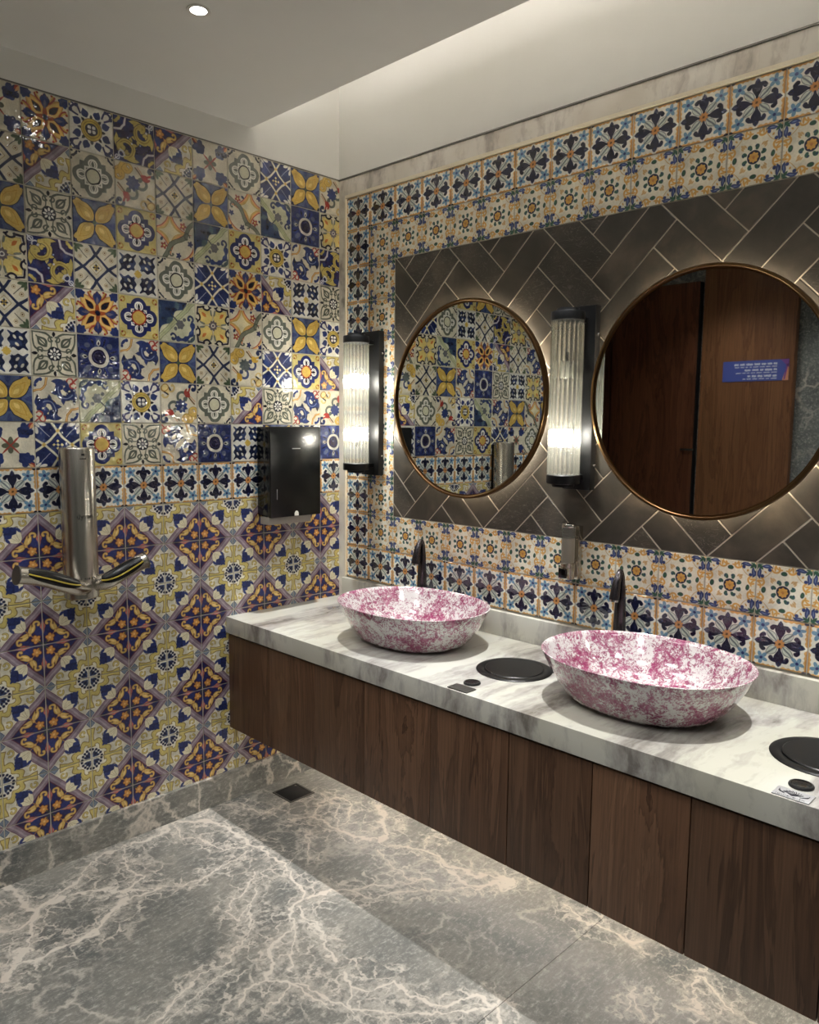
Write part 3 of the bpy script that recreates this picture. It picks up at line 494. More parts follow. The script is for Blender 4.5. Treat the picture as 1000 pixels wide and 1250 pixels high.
# ---------------------------------------------------------------- mesh helpers (all lengths in tiles)
class MB:
    def __init__(s): s.v=[]; s.f=[]; s.uv=None
    def add(s,vs,fs):
        b=len(s.v); s.v+= [tuple(p) for p in vs]; s.f+=[tuple(i+b for i in f) for f in fs]; return s
    def box(s,x0,x1,y0,y1,z0,z1):
        return s.add([(x,y,z) for z in (z0,z1) for y in (y0,y1) for x in (x0,x1)],[(0,2,3,1),(4,5,7,6),(0,1,5,4),(2,6,7,3),(0,4,6,2),(1,3,7,5)])
    def bbox(s,x0,x1,y0,y1,z0,z1,b):
        """box with every edge chamfered by b"""
        bm=bmesh.new(); m=Matrix.Diagonal((x1-x0,y1-y0,z1-z0,1)); m.translation=((x0+x1)/2,(y0+y1)/2,(z0+z1)/2); bmesh.ops.create_cube(bm,size=1,matrix=m)
        bmesh.ops.bevel(bm,geom=bm.edges[:],offset=b,segments=2,profile=.6,affect='EDGES'); bm.verts.index_update(); s.add([v.co[:] for v in bm.verts],[[v.index for v in f.verts] for f in bm.faces]); bm.free(); return s
    def lathe(s,prof,seg=32,c=(0,0,0),axis='z',n=2.,ax=1.,ay=1.,caps=True):
        """profile [(radius, height)] turned about an axis; n is the superellipse power, ax, ay stretch the section"""
        vs=[];L=len(prof)
        for r,h in prof:
            for k in range(seg):
                t=2*math.pi*k/seg; ct,st=math.cos(t),math.sin(t); e=2./n
                x=r*ax*math.copysign(abs(ct)**e,ct); y=r*ay*math.copysign(abs(st)**e,st)
                p=(x,y,h) if axis=='z' else ((x,-h,y) if axis=='y' else (h,x,y)); vs.append((p[0]+c[0],p[1]+c[1],p[2]+c[2]))
        fs=[(i*seg+k,i*seg+(k+1)%seg,(i+1)*seg+(k+1)%seg,(i+1)*seg+k) for i in range(L-1) for k in range(seg)]
        if caps: fs+=[tuple(range(seg))[::-1],tuple((L-1)*seg+k for k in range(seg))]
        return s.add(vs,fs)
    def tube(s,path,rad,seg=12,caps=True,flat=1.):
        P=[Vector(p) for p in path]; R=rad if isinstance(rad,(list,tuple)) else [rad]*len(P); vs=[]; up=Vector((0,0,1))
        for i,p in enumerate(P):
            t=(P[min(i+1,len(P)-1)]-P[max(i-1,0)]).normalized(); a=t.cross(up)
            if a.length<.05: a=t.cross(Vector((0,1,0)))
            a.normalize(); b=a.cross(t)
            for k in range(seg): q=2*math.pi*k/seg; vs.append(p+a*math.cos(q)*R[i]+b*math.sin(q)*R[i]*flat)
        n_=len(P); fs=[(i*seg+k,i*seg+(k+1)%seg,(i+1)*seg+(k+1)%seg,(i+1)*seg+k) for i in range(n_-1) for k in range(seg)]
        if caps: fs+=[tuple(range(seg))[::-1],tuple((n_-1)*seg+k for k in range(seg))]
        return s.add(vs,fs)
    def prism(s,poly,y0,y1,b=0.):
        """polygon in the x-z plane, front face at y0 (towards -y) inset by b, back at y1"""
        n_=len(poly); cx=sum(p[0] for p in poly)/n_; cz=sum(p[1] for p in poly)/n_
        def ins(p): 
            d=Vector((cx-p[0],cz-p[1])); l=d.length or 1; return (p[0]+d.x/l*b*1.4,p[1]+d.y/l*b*1.4)
        fr=[ins(p) for p in poly]; vs=[(p[0],y0,p[1]) for p in fr]+[(p[0],y0+b,p[1]) for p in poly]+[(p[0],y1,p[1]) for p in poly]
        fs=[tuple(range(n_)),tuple(2*n_+k for k in range(n_))[::-1]]
        for L in (0,n_): fs+=[(L+(k+1)%n_,L+k,L+n_+k,L+n_+(k+1)%n_) for k in range(n_)]
        return s.add(vs,fs)
    def mesh(s,name,mat,smooth=30):
        me=bpy.data.meshes.new(name); me.from_pydata([(x*T,y*T,z*T) for x,y,z in s.v],[],s.f); me.update()
        bm=bmesh.new(); bm.from_mesh(me); bmesh.ops.recalc_face_normals(bm,faces=bm.faces[:]); bm.to_mesh(me); bm.free()
        if smooth:
            me.polygons.foreach_set('use_smooth',[True]*len(me.polygons)); me.set_sharp_from_angle(angle=math.radians(smooth))
        me.materials.append(M[mat]); return me
def link(name,me,parent=None,loc=(0,0,0),rot=(0,0,0)):
    o=bpy.data.objects.new(name,me); COL.objects.link(o); o.location=(loc[0]*T,loc[1]*T,loc[2]*T); o.rotation_euler=rot
    if parent: o.parent=parent
    return o
def part(name,mb,mat,parent,loc=(0,0,0),smooth=30,rot=(0,0,0),label=None,stuff=False):
    o=link(name,mb.mesh(name,mat,smooth),parent,loc,rot)
    if label: o['label']=label
    if stuff: o['kind']='stuff'
    return o
def thing(name,label,cat,loc,group=None,rot=0.):
    o=link(name,None,None,(loc[0],loc[1],loc[2]+ZF),(0,0,rot)); o.empty_display_size=.05; o['label']=label; o['category']=cat
    if group: o['group']=group
    return o
def struct(name,mb,mat,label,cat,smooth=0):
    o=link(name,mb.mesh(name,mat,smooth),None,(0,0,ZF)); o['kind']='structure'; o['label']=label; o['category']=cat; return o
def dup(root,loc,label,rot=None):
    r=root.copy(); COL.objects.link(r); r.location=V(*loc); r['label']=label
    if rot is not None: r.rotation_euler=(0,0,rot)
    for ch in list(root.children):
        c=ch.copy(); COL.objects.link(c); c.parent=r
        for g in ch.children:
            d=g.copy(); COL.objects.link(d); d.parent=c
    return r
def text_mesh(txt,size,extrude=0.):
    cu=bpy.data.curves.new('lettering','FONT'); cu.body=txt; cu.size=size; cu.align_x='CENTER'; cu.align_y='CENTER'; cu.extrude=extrude; cu.resolution_u=3
    o=bpy.data.objects.new('lettering_source',cu); COL.objects.link(o); dg=bpy.context.evaluated_depsgraph_get(); me=bpy.data.meshes.new_from_object(o.evaluated_get(dg))
    mb=MB(); mb.add([v.co[:] for v in me.vertices],[list(p.vertices) for p in me.polygons]); bpy.data.objects.remove(o); bpy.data.curves.remove(cu); bpy.data.meshes.remove(me); return mb
# ---------------------------------------------------------------- room shell
XE=19.8; YB=-22.; XA=-6.; TY=.10      # right end wall, wall behind the camera, alcove side wall, face of the tiling on the mirror wall
wl=struct('wall_left',MB().box(-.5,-.018,-11.7,.6,-17.3,.69),'grout','tiled wall on the left of the washroom with a patchwork of patterned tiles over a diamond tile dado','wall')
wb=struct('wall_back',MB().box(-.5,XE,.118,.6,-17.3,0),'grout','mirror wall with patterned tile borders around dark herringbone stone','wall')
struct('wall_back_upper',MB().box(-.5,XE,.05,.6,0.02,3.1),'plaster','plain white plaster above the mirror wall','wall')
fl=struct('floor',MB().box(XA,XE,YB,.6,-17.6,-17.33),'grout','veined grey stone floor','floor')
struct('wall_right',MB().box(XE,XE+.4,YB,.6,-17.3,3.1),'darkmarble','dark grey stone end wall beyond the counter','wall')
struct('wall_front',MB().box(XA,XE,YB-.4,YB,-17.3,.67),'darkmarble','dark grey stone wall facing the mirrors','wall')
struct('wall_alcove',MB().box(XA-.4,XA,YB-.4,-11.7,-17.3,.67),'darkmarble','dark side wall of the passage by the cubicle doors','wall')
struct('wall_passage',MB().box(XA,-.5,-12.1,-11.7,-17.3,.67),'darkmarble','return wall of the passage','wall')
MB_=MB().box(-.5,XE,YB,-2.95,.67,.8); MB_.box(XA,-.5,YB,-11.7,.67,.8); MB_.box(.0,XE,-2.99,-2.95,.8,.93)
ce=struct('ceiling',MB_,'plaster','flat white dropped ceiling','ceiling')
struct('ceiling_recess',MB().box(-.5,XE,-6.5,.6,3.0,3.2).box(-.5,XE,-6.6,-6.5,.8,3.2),'plaster','raised white ceiling slot above the mirror wall','ceiling')
struct('wall_left_upper',MB().box(-.5,.0,-6.5,.05,.80,3.0).box(-.045,.0,-11.7,.05,.035,.67).box(-.5,.0,-2.95,.05,.67,.80),'plaster','white plaster above the left tiles','wall')
struct('trim_1',MB().box(-.045,-.005,-11.7,.05,.0,.035).box(.0,XE,.02,.05,-.01,.025),'dull','thin dark shadow trim where the tiling meets the plaster','trim')
tf=struct('trim_2',MB().box(-.045,.0,-11.7,.10,-.012,.0),'grout','grout line at the top of the left tiling','trim')
cv=thing('cove_light','hidden warm light strip along the ledge of the ceiling slot','light strip',(9.9,-3.2,.8))
part('diffuser',MB().box(-9.7,9.7,-.09,.09,.02,.07),'cove',cv); part('channel',MB().box(-9.75,9.75,-.12,.12,0,.02),'greyplastic',cv)
# floor slabs (joints where the photograph shows them)
for (x0,x1,y0,y1) in ((0,10.07,-12.64,.6),(10.07,XE,-12.64,.6),(0,10.07,YB,-12.64),(10.07,XE,YB,-12.64),(XA,0,YB,-11.7)):
    g=.006; part('floor_slab',MB().box(x0+g,x1-g,y0+g,y1-g,-17.34,-17.3),'floor',fl,smooth=0)
# skirting
sk=struct('baseboard_left',MB().bbox(-.05,.10,-11.7,.10,-17.3,-16.49,.012),'base','grey veined stone skirting under the left tiles','skirting')
# marble frame around the tiling of the mirror wall, with its pale inner edge
fr=struct('trim_3',MB().box(0,XE,.05,.16,-.455,-.012).box(0,.265,.05,.16,-12.15,-.455),'frame','veined marble frame along the top and left of the mirror wall tiling','trim')
ed=struct('trim_4',MB().box(.255,XE,.045,.14,-.53,-.455).box(.255,.295,.045,.14,-11.55,-.53),'cream','thin pale edge strip inside the marble frame','trim')
# ---------------------------------------------------------------- tiles
TM={}
def tile_mesh(kind,rot,w,h,wall,mat,crop=(0,1,0,1),d=.05,b=.007):
    key=(kind,rot,round(w,3),round(h,3),wall,mat,crop)
    if key in TM: return TM[key]
    g=.013; X,Y=w/2-g,h/2-g
    L=[(-X,-Y,-d),(X,-Y,-d),(X,Y,-d),(-X,Y,-d),(-X,-Y,-b),(X,-Y,-b),(X,Y,-b),(-X,Y,-b),(-X+b,-Y+b,0),(X-b,-Y+b,0),(X-b,Y-b,0),(-X+b,Y-b,0)]
    F=[(8,9,10,11)]+[(4+k,4+(k+1)%4,8+(k+1)%4,8+k) for k in range(4)]+[(k,(k+1)%4,4+(k+1)%4,4+k) for k in range(4)]
    me=bpy.data.meshes.new('tile'); tr=(lambda p:(p[2],p[0],p[1])) if wall=='L' else (lambda p:(p[0],-p[2],p[1]))
    me.from_pydata([tuple(c*T for c in tr(p)) for p in L],[],F); me.update()
    k=KINDS.index(kind); ul=me.uv_layers.new(name='UVMap'); e=.008
    for lp in me.loops:
        p=L[lp.vertex_index]; u=crop[0]+(crop[1]-crop[0])*(p[0]/w+.5); v=crop[2]+(crop[3]-crop[2])*(p[1]/h+.5)
        for _ in range(rot): u,v=v,1-u
        u=min(1-e,max(e,u)); v=min(1-e,max(e,v)); ul.data[lp.index].uv=((k%5+u)/5,(k//5+v)/5)
    me.materials.append(M[mat]); TM[key]=me; return me
PATCH=["cross daisy cross flame ring scroll carpet cross grey blue tulip rose",
"ring tulip green carpet grey rose green tulip wave3 vine1 disc daisy",
"four scroll tulip leaf tulip gold wave vine gold ring sweep scroll",
"leaf sweep daisy scroll1 green four grey blue flame carpet1 four leaf",
"gold sweep green carpet flame gold vine daisy wave grey tulip ring",
"flame daisy four leaf disc sweep tulip green slate blue gold carpet1",
"tulip wave tulip sweep vine2 ring rose2 grey carpet2 leaf sweep rose2",
"green grey cross blue gold leaf sweep1 disc four tulip blue disc"]
B0=.673
def left_tile(c,r,kind,rot,mat):
    y0=-(B0+(8-c)); y1=min(y0+1,.10); w=y1-y0; z1=-r; h=1.0; cr=(0,w,0,1) if w<.99 else (0,1,0,1)
    if r==17: return
    if r==16: h=.52; cr=(cr[0],cr[1],1-h,1)
    link('tile',tile_mesh(kind,rot,w,h,'L',mat,cr),wl,(0,(y0+y1)/2,z1-h/2))
for r in range(8):
    row=PATCH[r].split()
    for i,k in enumerate(row):
        rot=int(k[-1]) if k[-1].isdigit() else 0; left_tile(i-3,r,k.rstrip('0123456789'),rot,'glaze')
for c in range(-3,9):
    left_tile(c,8,'border',0,'glaze')
    for r in range(9,17): left_tile(c,r,'carpet',{(0,0):0,(0,1):1,(1,1):2,(1,0):3}[(c%2,r%2)],'satin')
def R1(x,z): return 17.8836+(x-17.8836)*1.00663, -7.0026+(z+7.0026)*1.00663   # calibration plane to tile face
def right_tile(x0,x1,z1,z0,kind,rot,crop=(0,1,0,1)):
    (a,b),(c,d)=R1(x0,z1),R1(x1,z0); link('tile',tile_mesh(kind,rot,c-a,b-d,'R','glaze' if kind=='border' else 'satin',crop),wb,((a+c)/2,TY,(b+d)/2))
TR=.997; X0=.389; zt=[-.585,-1.505]+[-1.505-(10.53-1.505)/9*k for k in range(1,10)]+[-11.5]
NX=19
for k in range(NX):
    x0,x1=X0+k*TR,X0+(k+1)*TR
    right_tile(x0,x1,zt[0],zt[1],'border',0); right_tile(x0,x1,zt[10],zt[11],'border',0)
    if k>0:
        right_tile(x0,x1,zt[1],zt[2],'floral',0); right_tile(x0,x1,zt[9],zt[10],'floral',0)
for j in range(1,10):
    right_tile(X0,X0+TR,zt[j],zt[j+1],'border',1)
    if 1<j<9: right_tile(X0+TR,X0+2*TR,zt[j],zt[j+1],'floral',0)
# herringbone stone: 3:1 pieces on a lattice turned 45 degrees, clipped to the field
HX0,HX1=X0+2*TR+.015,X0+NX*TR; HZ1,HZ0=zt[2]-.012,zt[9]+.012
def clip(poly,ax,val,keep_greater):
    out=[]
    for a,b in zip(poly,poly[1:]+poly[:1]):
        ia=(a[ax]>=val)==keep_greater; ib=(b[ax]>=val)==keep_greater
        if ia: out.append(a)
        if ia!=ib: t=(val-a[ax])/(b[ax]-a[ax]); out.append((a[0]+(b[0]-a[0])*t,a[1]+(b[1]-a[1])*t))
    return out
hw=.675; u0,v0=1.29,-14.78; q2=2**.5; g=.013
struct('trim_5',MB().box(R1(HX0,0)[0],R1(HX1,0)[0],.112,.13,R1(0,HZ0)[1],R1(0,HZ1)[1]),'slategrout','pale grout bed of the herringbone stone','trim')
for k in range(-45,60):
    for m in range(-10,11):
        for (i0,i1,j0,j1) in ((k+6*m,k+3+6*m,k-1,k),(k+3+6*m,k+4+6*m,k-3,k)):
            ua,ub,va,vb=u0+i0*hw+g,u0+i1*hw-g,v0+j0*hw+g,v0+j1*hw-g
            P=[((u-v)/q2,(u+v)/q2) for u,v in ((ua,va),(ua,vb),(ub,vb),(ub,va))]
            if max(p[0] for p in P)<HX0 or min(p[0] for p in P)>HX1 or max(p[1] for p in P)<HZ0 or min(p[1] for p in P)>HZ1: continue
            for ax,val,gr in ((0,HX0,True),(0,HX1,False),(1,HZ0,True),(1,HZ1,False)): P=clip(P,ax,val,gr)
            if len(P)<3: continue
            P=[R1(*p) for p in P]; A=abs(sum(a[0]*b[1]-b[0]*a[1] for a,b in zip(P,P[1:]+P[:1])))/2
            if A<.004: continue
            cx=sum(p[0] for p in P)/len(P); cz=sum(p[1] for p in P)/len(P)
            part('tile',MB().prism([(a-cx,b-cz) for a,b in P],0,.035,.010),'slate',wb,(cx,TY-.0,cz),smooth=0)
# ---------------------------------------------------------------- counter, cabinet, basins, taps
ZC=-12.15
ct=thing('countertop','long white marble counter with grey streaks carrying two rose basins','counter',(9.7,-1.9,ZC-.45))
part('slab',MB().bbox(-9.7,9.9,-2.03,1.95,0,.45,.012),'counter',ct,smooth=20)
bs=thing('backsplash','low marble upstand along the mirror wall at the back of the counter','upstand',(9.9,-.02,ZC)); part('slab',MB().bbox(-9.6,9.7,-.08,.07,.0,.61,.012),'counter',bs,smooth=20)
cab=thing('vanity_cabinet','wall-hung walnut cabinet under the marble counter','cabinet',(9.7,-1.9,-15.26))
part('carcass',MB().box(-9.68,9.8,-1.84,1.9,.02,2.64),'walnutdark',cab,smooth=0)
dj=[.0,1.86,3.71,5.48,7.5,9.49,11.26,13.0,14.95,16.7,18.5,19.6]
for a,b in zip(dj[:-1],dj[1:]):
    g=.010 if a in(9.49,11.26,13.0,14.95,16.7) else .004; g2=.010 if b in(9.49,11.26,13.0,14.95,16.7) else .004
    part('door',MB().bbox(-(b-a)/2+g,(b-a)/2-g2,-.06,.05,0,2.60,.006),'walnut',cab,((a+b)/2-9.7,-1.90,0),smooth=20)
AX,AY,AN=1.97,1.58,2.18
ul=thing('cabinet_light','warm light strip under the wall-hung cabinet','light strip',(9.7,-.40,-15.30)); part('channel',MB().box(-9.5,9.7,-.08,.08,.0,.04),'greyplastic',ul,smooth=0); part('diffuser',MB().box(-9.45,9.65,-.06,.06,-.02,.0),'under',ul,smooth=0)
def basin(loc,label):
    b=thing('washbasin',label,'basin',loc,'rose toile basins')
    pr=[(.02,.0),(.50,.0),(.60,.012),(.68,.05),(.755,.15),(.84,.36),(.915,.60),(.97,.80),(.995,.91),(1.0,.935),(.994,.945),(.982,.94),(.955,.86),(.90,.68),(.83,.46),(.74,.26),(.63,.13),(.48,.085),(.25,.07),(.02,.066)]
    part('bowl',MB().lathe(pr,72,n=AN,ax=AX,ay=AY),'toile',b,smooth=60); part('drain',MB().lathe([(.02,.0),(.20,.0),(.22,.01),(.20,.03),(.05,.045),(.01,.046)],28,c=(0,0,.068)),'chrome',b); return b
b1=basin((5.08,-1.95,ZC),'pink and white floral oval basin nearest the left tiled wall')
b2=dup(b1,(11.14,-1.97,ZC),'larger-looking pink and white floral oval basin under the wood-reflecting mirror')
def faucet(loc,label):
    f=thing('basin_tap',label,'tap',loc,'tall gunmetal taps')
    H=2.12; part('base',MB().lathe([(.15,0),(.17,.0),(.17,.03),(.14,.05)],24),'gun',f)
    mb=MB(); n_=4; 
    vs=[];ring=[(0.05,.135,.12),(.7,.125,.105),(1.3,.11,.09),(1.75,.09,.075),(2.0,.065,.06),(2.1,.04,.045),(2.16,.015,.02)]
    mb.lathe([(1,0)],4) if False else None
    for z,a,b in ring: vs+=[(math.copysign(abs(math.cos(t))**.55,math.cos(t))*a,math.copysign(abs(math.sin(t))**.55,math.sin(t))*b,z) for t in [2*math.pi*k/20 for k in range(20)]]
    mb.add(vs,[(i*20+k,i*20+(k+1)%20,(i+1)*20+(k+1)%20,(i+1)*20+k) for i in range(len(ring)-1) for k in range(20)]+[tuple(range(20))[::-1],tuple((len(ring)-1)*20+k for k in range(20))])
    part('column',mb,'gun',f,smooth=50)
    part('spout',MB().tube([(0,.0,2.12),(0,-.06,2.13),(0,-.13,2.05),(0,-.19,1.90),(0,-.235,1.72),(0,-.27,1.54)],[.045,.055,.07,.085,.098,.11],16),'gun',f,smooth=50)
    part('aerator',MB().tube([(0,-.268,1.55),(0,-.277,1.50)],[.095,.09],16),'chrome',f,smooth=40); return f
f1=faucet((3.82,-.30,ZC),'tall tapering gunmetal tap behind the basin by the left tiled wall')
dup(f1,(9.68,-.30,ZC),'tall tapering gunmetal tap with bent-down spout behind the basin under the wood-reflecting mirror')
def chute(loc,label,tilt):
    c=thing('waste_chute',label,'waste hatch',loc,'round black waste hatches')
    part('flange',MB().lathe([(.60,.0),(.80,.0),(.81,.015),(.79,.03),(.66,.035),(.63,.02)],48,caps=False),'hatch',c,smooth=40)
    part('well',MB().lathe([(.001,.002),(.62,.002),(.64,.012)],40,caps=False),'rubber',c)
    mb=MB().lathe([(.001,.0),(.60,.0),(.62,.008),(.60,.020),(.001,.022)],44,caps=False); o=part('flap',mb,'hatch',c,(.0,0,.03),rot=(math.radians(tilt),math.radians(1),0)); o.scale=(1,1,1); return c
c1=chute((8.2,-2.02,ZC),'round black waste hatch set in the counter between the two basins',1.2)
dup(c1,(14.33,-2.06,ZC),'round black waste hatch at the right edge of the photo, beyond both basins')
def button(loc,label):
    c=thing('round_button',label,'button',loc,'small black counter buttons'); part('rim',MB().lathe([(.02,0),(.17,0),(.175,.02),(.165,.04),(.14,.042)],32,caps=False),'rubber',c,smooth=40); part('cap',MB().lathe([(.001,.0),(.14,.0),(.14,.035),(.12,.03),(.05,.026),(.001,.026)],32,c=(0,0,.01),caps=False),'gloss',c,smooth=40); return c
k1=button((8.15,-3.35,ZC),'small black round button in front of the hatch between the basins'); dup(k1,(14.40,-3.37,ZC),'small black round button in front of the hatch at the right edge')
def plate(loc,label,mat,eng):
    p=thing('metal_plate',label,'plaque',loc); part('plate',MB().bbox(-.25,.25,-.15,.15,0,.022,.006),mat,p,smooth=20)
    if eng:
        rr=random.Random(4); mb=MB()
        for k in range(9): # branching emblem
            a=math.radians(20+k*17.5); mb.tube([(0,-.07,.024),(.10*math.cos(a),-.04+.10*math.sin(a)*.9,.024),(.15*math.cos(a+.25),-.04+.15*math.sin(a+.25)*.85,.024)],.006,5)
        for sx in (-1,1):
            for k in range(3): mb.tube([(sx*(.10+.03*k),-.06+.02*k,.024),(sx*(.17+.015*k),-.03+.03*k,.024),(sx*(.20),.0+.03*k,.024)],.0055,5)
        part('emblem',mb,'engrave',p,smooth=0); mb=MB(); x=-.20
        while x<.2:
            w=rr.choice((.014,.020,.026)); mb.box(x,x+.005,-.135,-.10,.021,.0245); 
            if w>.015: mb.box(x,x+w,-.135 if rr.random()<.5 else -.105,(-.130 if rr.random()<.5 else -.10),.021,.0245); mb.box(x+w-.004,x+w,-.135,-.10,.021,.0245)
            x+=w+.010
        part('engraved_line',mb,'engrave',p,smooth=0)
    return p
plate((8.21,-3.74,ZC),'dull grey rectangular metal plate by the counter edge between the basins','dull',False)
plate((14.42,-3.76,ZC),'bright etched steel plate with a tree emblem near the right edge of the counter','pewter',True)
# ---------------------------------------------------------------- mirrors
def mirror(loc,label):
    m=thing('round_mirror',label,'mirror',loc,'round backlit mirrors'); R=2.47
    part('frame',MB().lathe([(R-.10,.08),(R-.01,.08),(R,.09),(R,.235),(R-.01,.25),(R-.055,.255),(R-.065,.245),(R-.065,.195),(R-.10,.19)],96,axis='y',caps=False),'bronze',m,smooth=40)
    part('glass',MB().lathe([(.001,.16),(R-.05,.16),(R-.05,.185),(.001,.185)],96,axis='y',caps=False),'mirror',m,smooth=20)
    part('back_board',MB().lathe([(.001,.09),(R-.12,.09),(R-.12,.158),(.001,.158)],72,axis='y',caps=False),'black',m,smooth=20)
    part('light_strip',MB().lathe([(R-.36,.04),(R-.29,.04),(R-.29,.085),(R-.36,.085),(R-.36,.04)],72,axis='y',caps=False),'led',m,smooth=20)
    part('mount',MB().lathe([(.001,-.09),(1.2,-.09),(1.2,.09),(.001,.09)],40,axis='y',caps=False),'black',m); return m
m1=mirror((5.10,.0,-6.335),'round bronze-rimmed mirror reflecting the patchwork tiles')
dup(m1,(11.20,.0,-6.325),'round bronze-rimmed mirror reflecting wooden doors and a blue sign')
# ---------------------------------------------------------------- wall lights
ROD=MB().lathe([(.049,0),(.049,3.36)],10).mesh('glass_rod','glass',60)
def sconce(loc,label,lit):
    s=thing('wall_light',label,'wall lamp',loc,'ribbed glass wall lights'); yt=-.72   # origin: tiled wall face, height of the plate foot
    part('back_plate',MB().bbox(-.36,.36,-.20,-.005,0,4.02,.015),'black',s,smooth=20)
    for z in (.22,3.64): part('bracket',MB().bbox(-.17,.17,yt,-.19,z,z+.12,.02),'black',s,smooth=20)
    part('bottom_cap',MB().lathe([(.02,.0),(.24,.0),(.25,.06),(.355,.07),(.365,.09),(.365,.25),(.35,.265),(.02,.265)],40,c=(0,yt,.09)),'black',s,smooth=35)
    part('top_cap',MB().lathe([(.02,.0),(.35,.0),(.365,.015),(.365,.17),(.355,.19),(.25,.20),(.24,.26),(.02,.265)],40,c=(0,yt,3.65)),'black',s,smooth=35)
    for k in range(20):
        t=2*math.pi*k/20; link('glass_rod',ROD,s,(.305*math.cos(t),yt+.305*math.sin(t),.32))
    for z,on in zip((1.15,2.62),lit):
        b=part('bulb',MB().lathe([(.01,0),(.09,.02),(.105,.10),(.105,.30),(.08,.36),(.01,.38)],20,c=(0,yt,z-.19)),'bulb' if on else 'frost',s,smooth=50)
        lo=-1 if z<2 else 1; part('lamp_holder',MB().lathe([(.01,0),(.06,0),(.06,.18),(.01,.18)],16,c=(0,yt,z-.36 if lo<0 else z+.19)),'black',s)
        if on: lamp('wall_lamp_bulb','POINT',V(loc[0],loc[1]+yt,loc[2]+z),P_SCONCE,(1,.95,.84),.02)
    for z in (.55,3.4): part('screw',MB().lathe([(.001,0),(.03,0),(.03,.03),(.02,.05),(.001,.05)],12,c=(.36,-.10,z),axis='x'),'chrome',s)
    return s
sconce((1.52,TY,-8.40),'ribbed glass wall light in the corner beside the left tiles',(True,True))
sconce((8.35,TY,-8.38),'ribbed glass wall light between the two mirrors, only its lower bulb lit',(True,False))
sconce((14.9,TY,-8.38),'ribbed glass wall light right of both mirrors, outside the photo',(True,True))
# ---------------------------------------------------------------- soap dispenser
s=thing('soap_dispenser','slim clear and chrome soap dispenser under the middle wall light','dispenser',(8.29,TY,-10.42))
part('back_plate',MB().bbox(-.17,.17,-.17,-.005,0,1.22,.012),'steel',s,smooth=20)
part('body',MB().lathe([(.01,0),(.145,0),(.16,.015),(.16,.36),(.15,.37),(.01,.37)],28,c=(0,-.33,.02)),'steel',s,smooth=40)
part('reservoir',MB().lathe([(.158,0),(.158,.84)],28,c=(0,-.33,.39),caps=False),'clear',s,smooth=60)
part('soap',MB().lathe([(.01,0),(.145,0),(.145,.56),(.01,.56)],28,c=(0,-.33,.40)),'soap',s,smooth=40)
part('dark_band',MB().lathe([(.148,0),(.148,.17)],28,c=(0,-.33,.985),caps=False),'satinblack',s,smooth=60)
part('lid',MB().lathe([(.01,0),(.16,0),(.165,.02),(.165,.06),(.155,.075),(.01,.08)],28,c=(0,-.33,1.20)),'chrome',s,smooth=40)
part('push_button',MB().bbox(-.10,.10,-.56,-.46,.06,.27,.025),'gloss',s,smooth=30,label='black push button in a chrome surround'); part('button_surround',MB().bbox(-.125,.125,-.52,-.44,.035,.295,.02),'chrome',s,smooth=30)
# ---------------------------------------------------------------- hand dryer on the left wall
YD=-7.93; h=thing('hand_dryer','brushed steel column hand dryer with two curved arms on the left wall','hand dryer',(0,YD,-10.95))
BR=.375; part('column',MB().lathe([(.01,0),(BR-.03,0),(BR,.03),(BR,3.36),(BR-.02,3.40),(.01,3.40)],56,c=(.395,0,0)),'steel',h,smooth=35)
part('wall_bracket',MB().box(.0,.3,-.22,.22,.1,3.3),'black',h,smooth=0)
for sgn,path in ((-1,[(.62,-.02,.26),(.80,-.28,.33),(.90,-.62,.48),(.96,-.95,.63),(1.0,-1.28,.74),(1.02,-1.58,.80)]),(1,[(.55,.26,.32),(.78,.36,.37),(.90,.52,.46),(.96,.78,.60),(1.0,1.03,.72),(1.02,1.25,.79)])):
    pts=[Vector(p) for p in path]; fine=[]
    for i in range(len(pts)-1):
        for k in range(5):
            t=k/5; a=pts[max(i-1,0)];b=pts[i];c=pts[i+1];d=pts[min(i+2,len(pts)-1)]
            fine.append(.5*((2*b)+(c-a)*t+(2*a-5*b+4*c-d)*t*t+(3*b-a-3*c+d)*t**3))
    fine.append(pts[-1]); rad=[.185]*len(fine)
    arm=part('arm',MB().tube(fine,rad,20),'steel',h,smooth=45)
    part('arm_end',MB().tube([fine[-2]*.3+fine[-1]*.7,fine[-1]+(fine[-1]-fine[-2])*.35],[.205,.205],24),'dull',arm,smooth=40)
    # dark air slot let into the front of the arm, with its yellow edge
    n_=len(fine); i0,i1=int(n_*.26),int(n_*.86); vs=[];sl=[]
    for i in range(i0,i1+1):
        q=(i-i0)/(i1-i0); t=(fine[min(i+1,n_-1)]-fine[i-1]).normalized(); a=t.cross(Vector((0,0,1))).normalized(); 
        if a.x<0: a=-a
        b=a.cross(t); b=b if b.z>0 else -b; hw_=.98*max(.05,math.sin(math.pi*min(1,max(0,q))))**.30
        for k in range(7):
            th=math.radians(26)+hw_*(k/3-1); vs.append(fine[i]+(a*math.cos(th)+b*math.sin(th))*.190)
        th=math.radians(26)-hw_*.42; sl.append(fine[i]+(a*math.cos(th)+b*math.sin(th))*.193)
    m_=i1-i0+1; part('air_slot',MB().add(vs,[(i*7+k,i*7+k+1,(i+1)*7+k+1,(i+1)*7+k) for i in range(m_-1) for k in range(6)]),'satinblack',arm,smooth=60)
    part('yellow_edge',MB().tube(sl,.018,6),'yellow',arm,smooth=60)
def wrap(mb,R,cx,z,ang):
    mb.v=[(cx+(R)*math.cos(ang+x/R),R*math.sin(ang+x/R),z+y) for x,y,_ in mb.v]; return mb
part('lettering',wrap(text_mesh('dyson',.155),BR+.004,.395,1.88,math.radians(-2)),'print',h,smooth=0)
mk=MB()
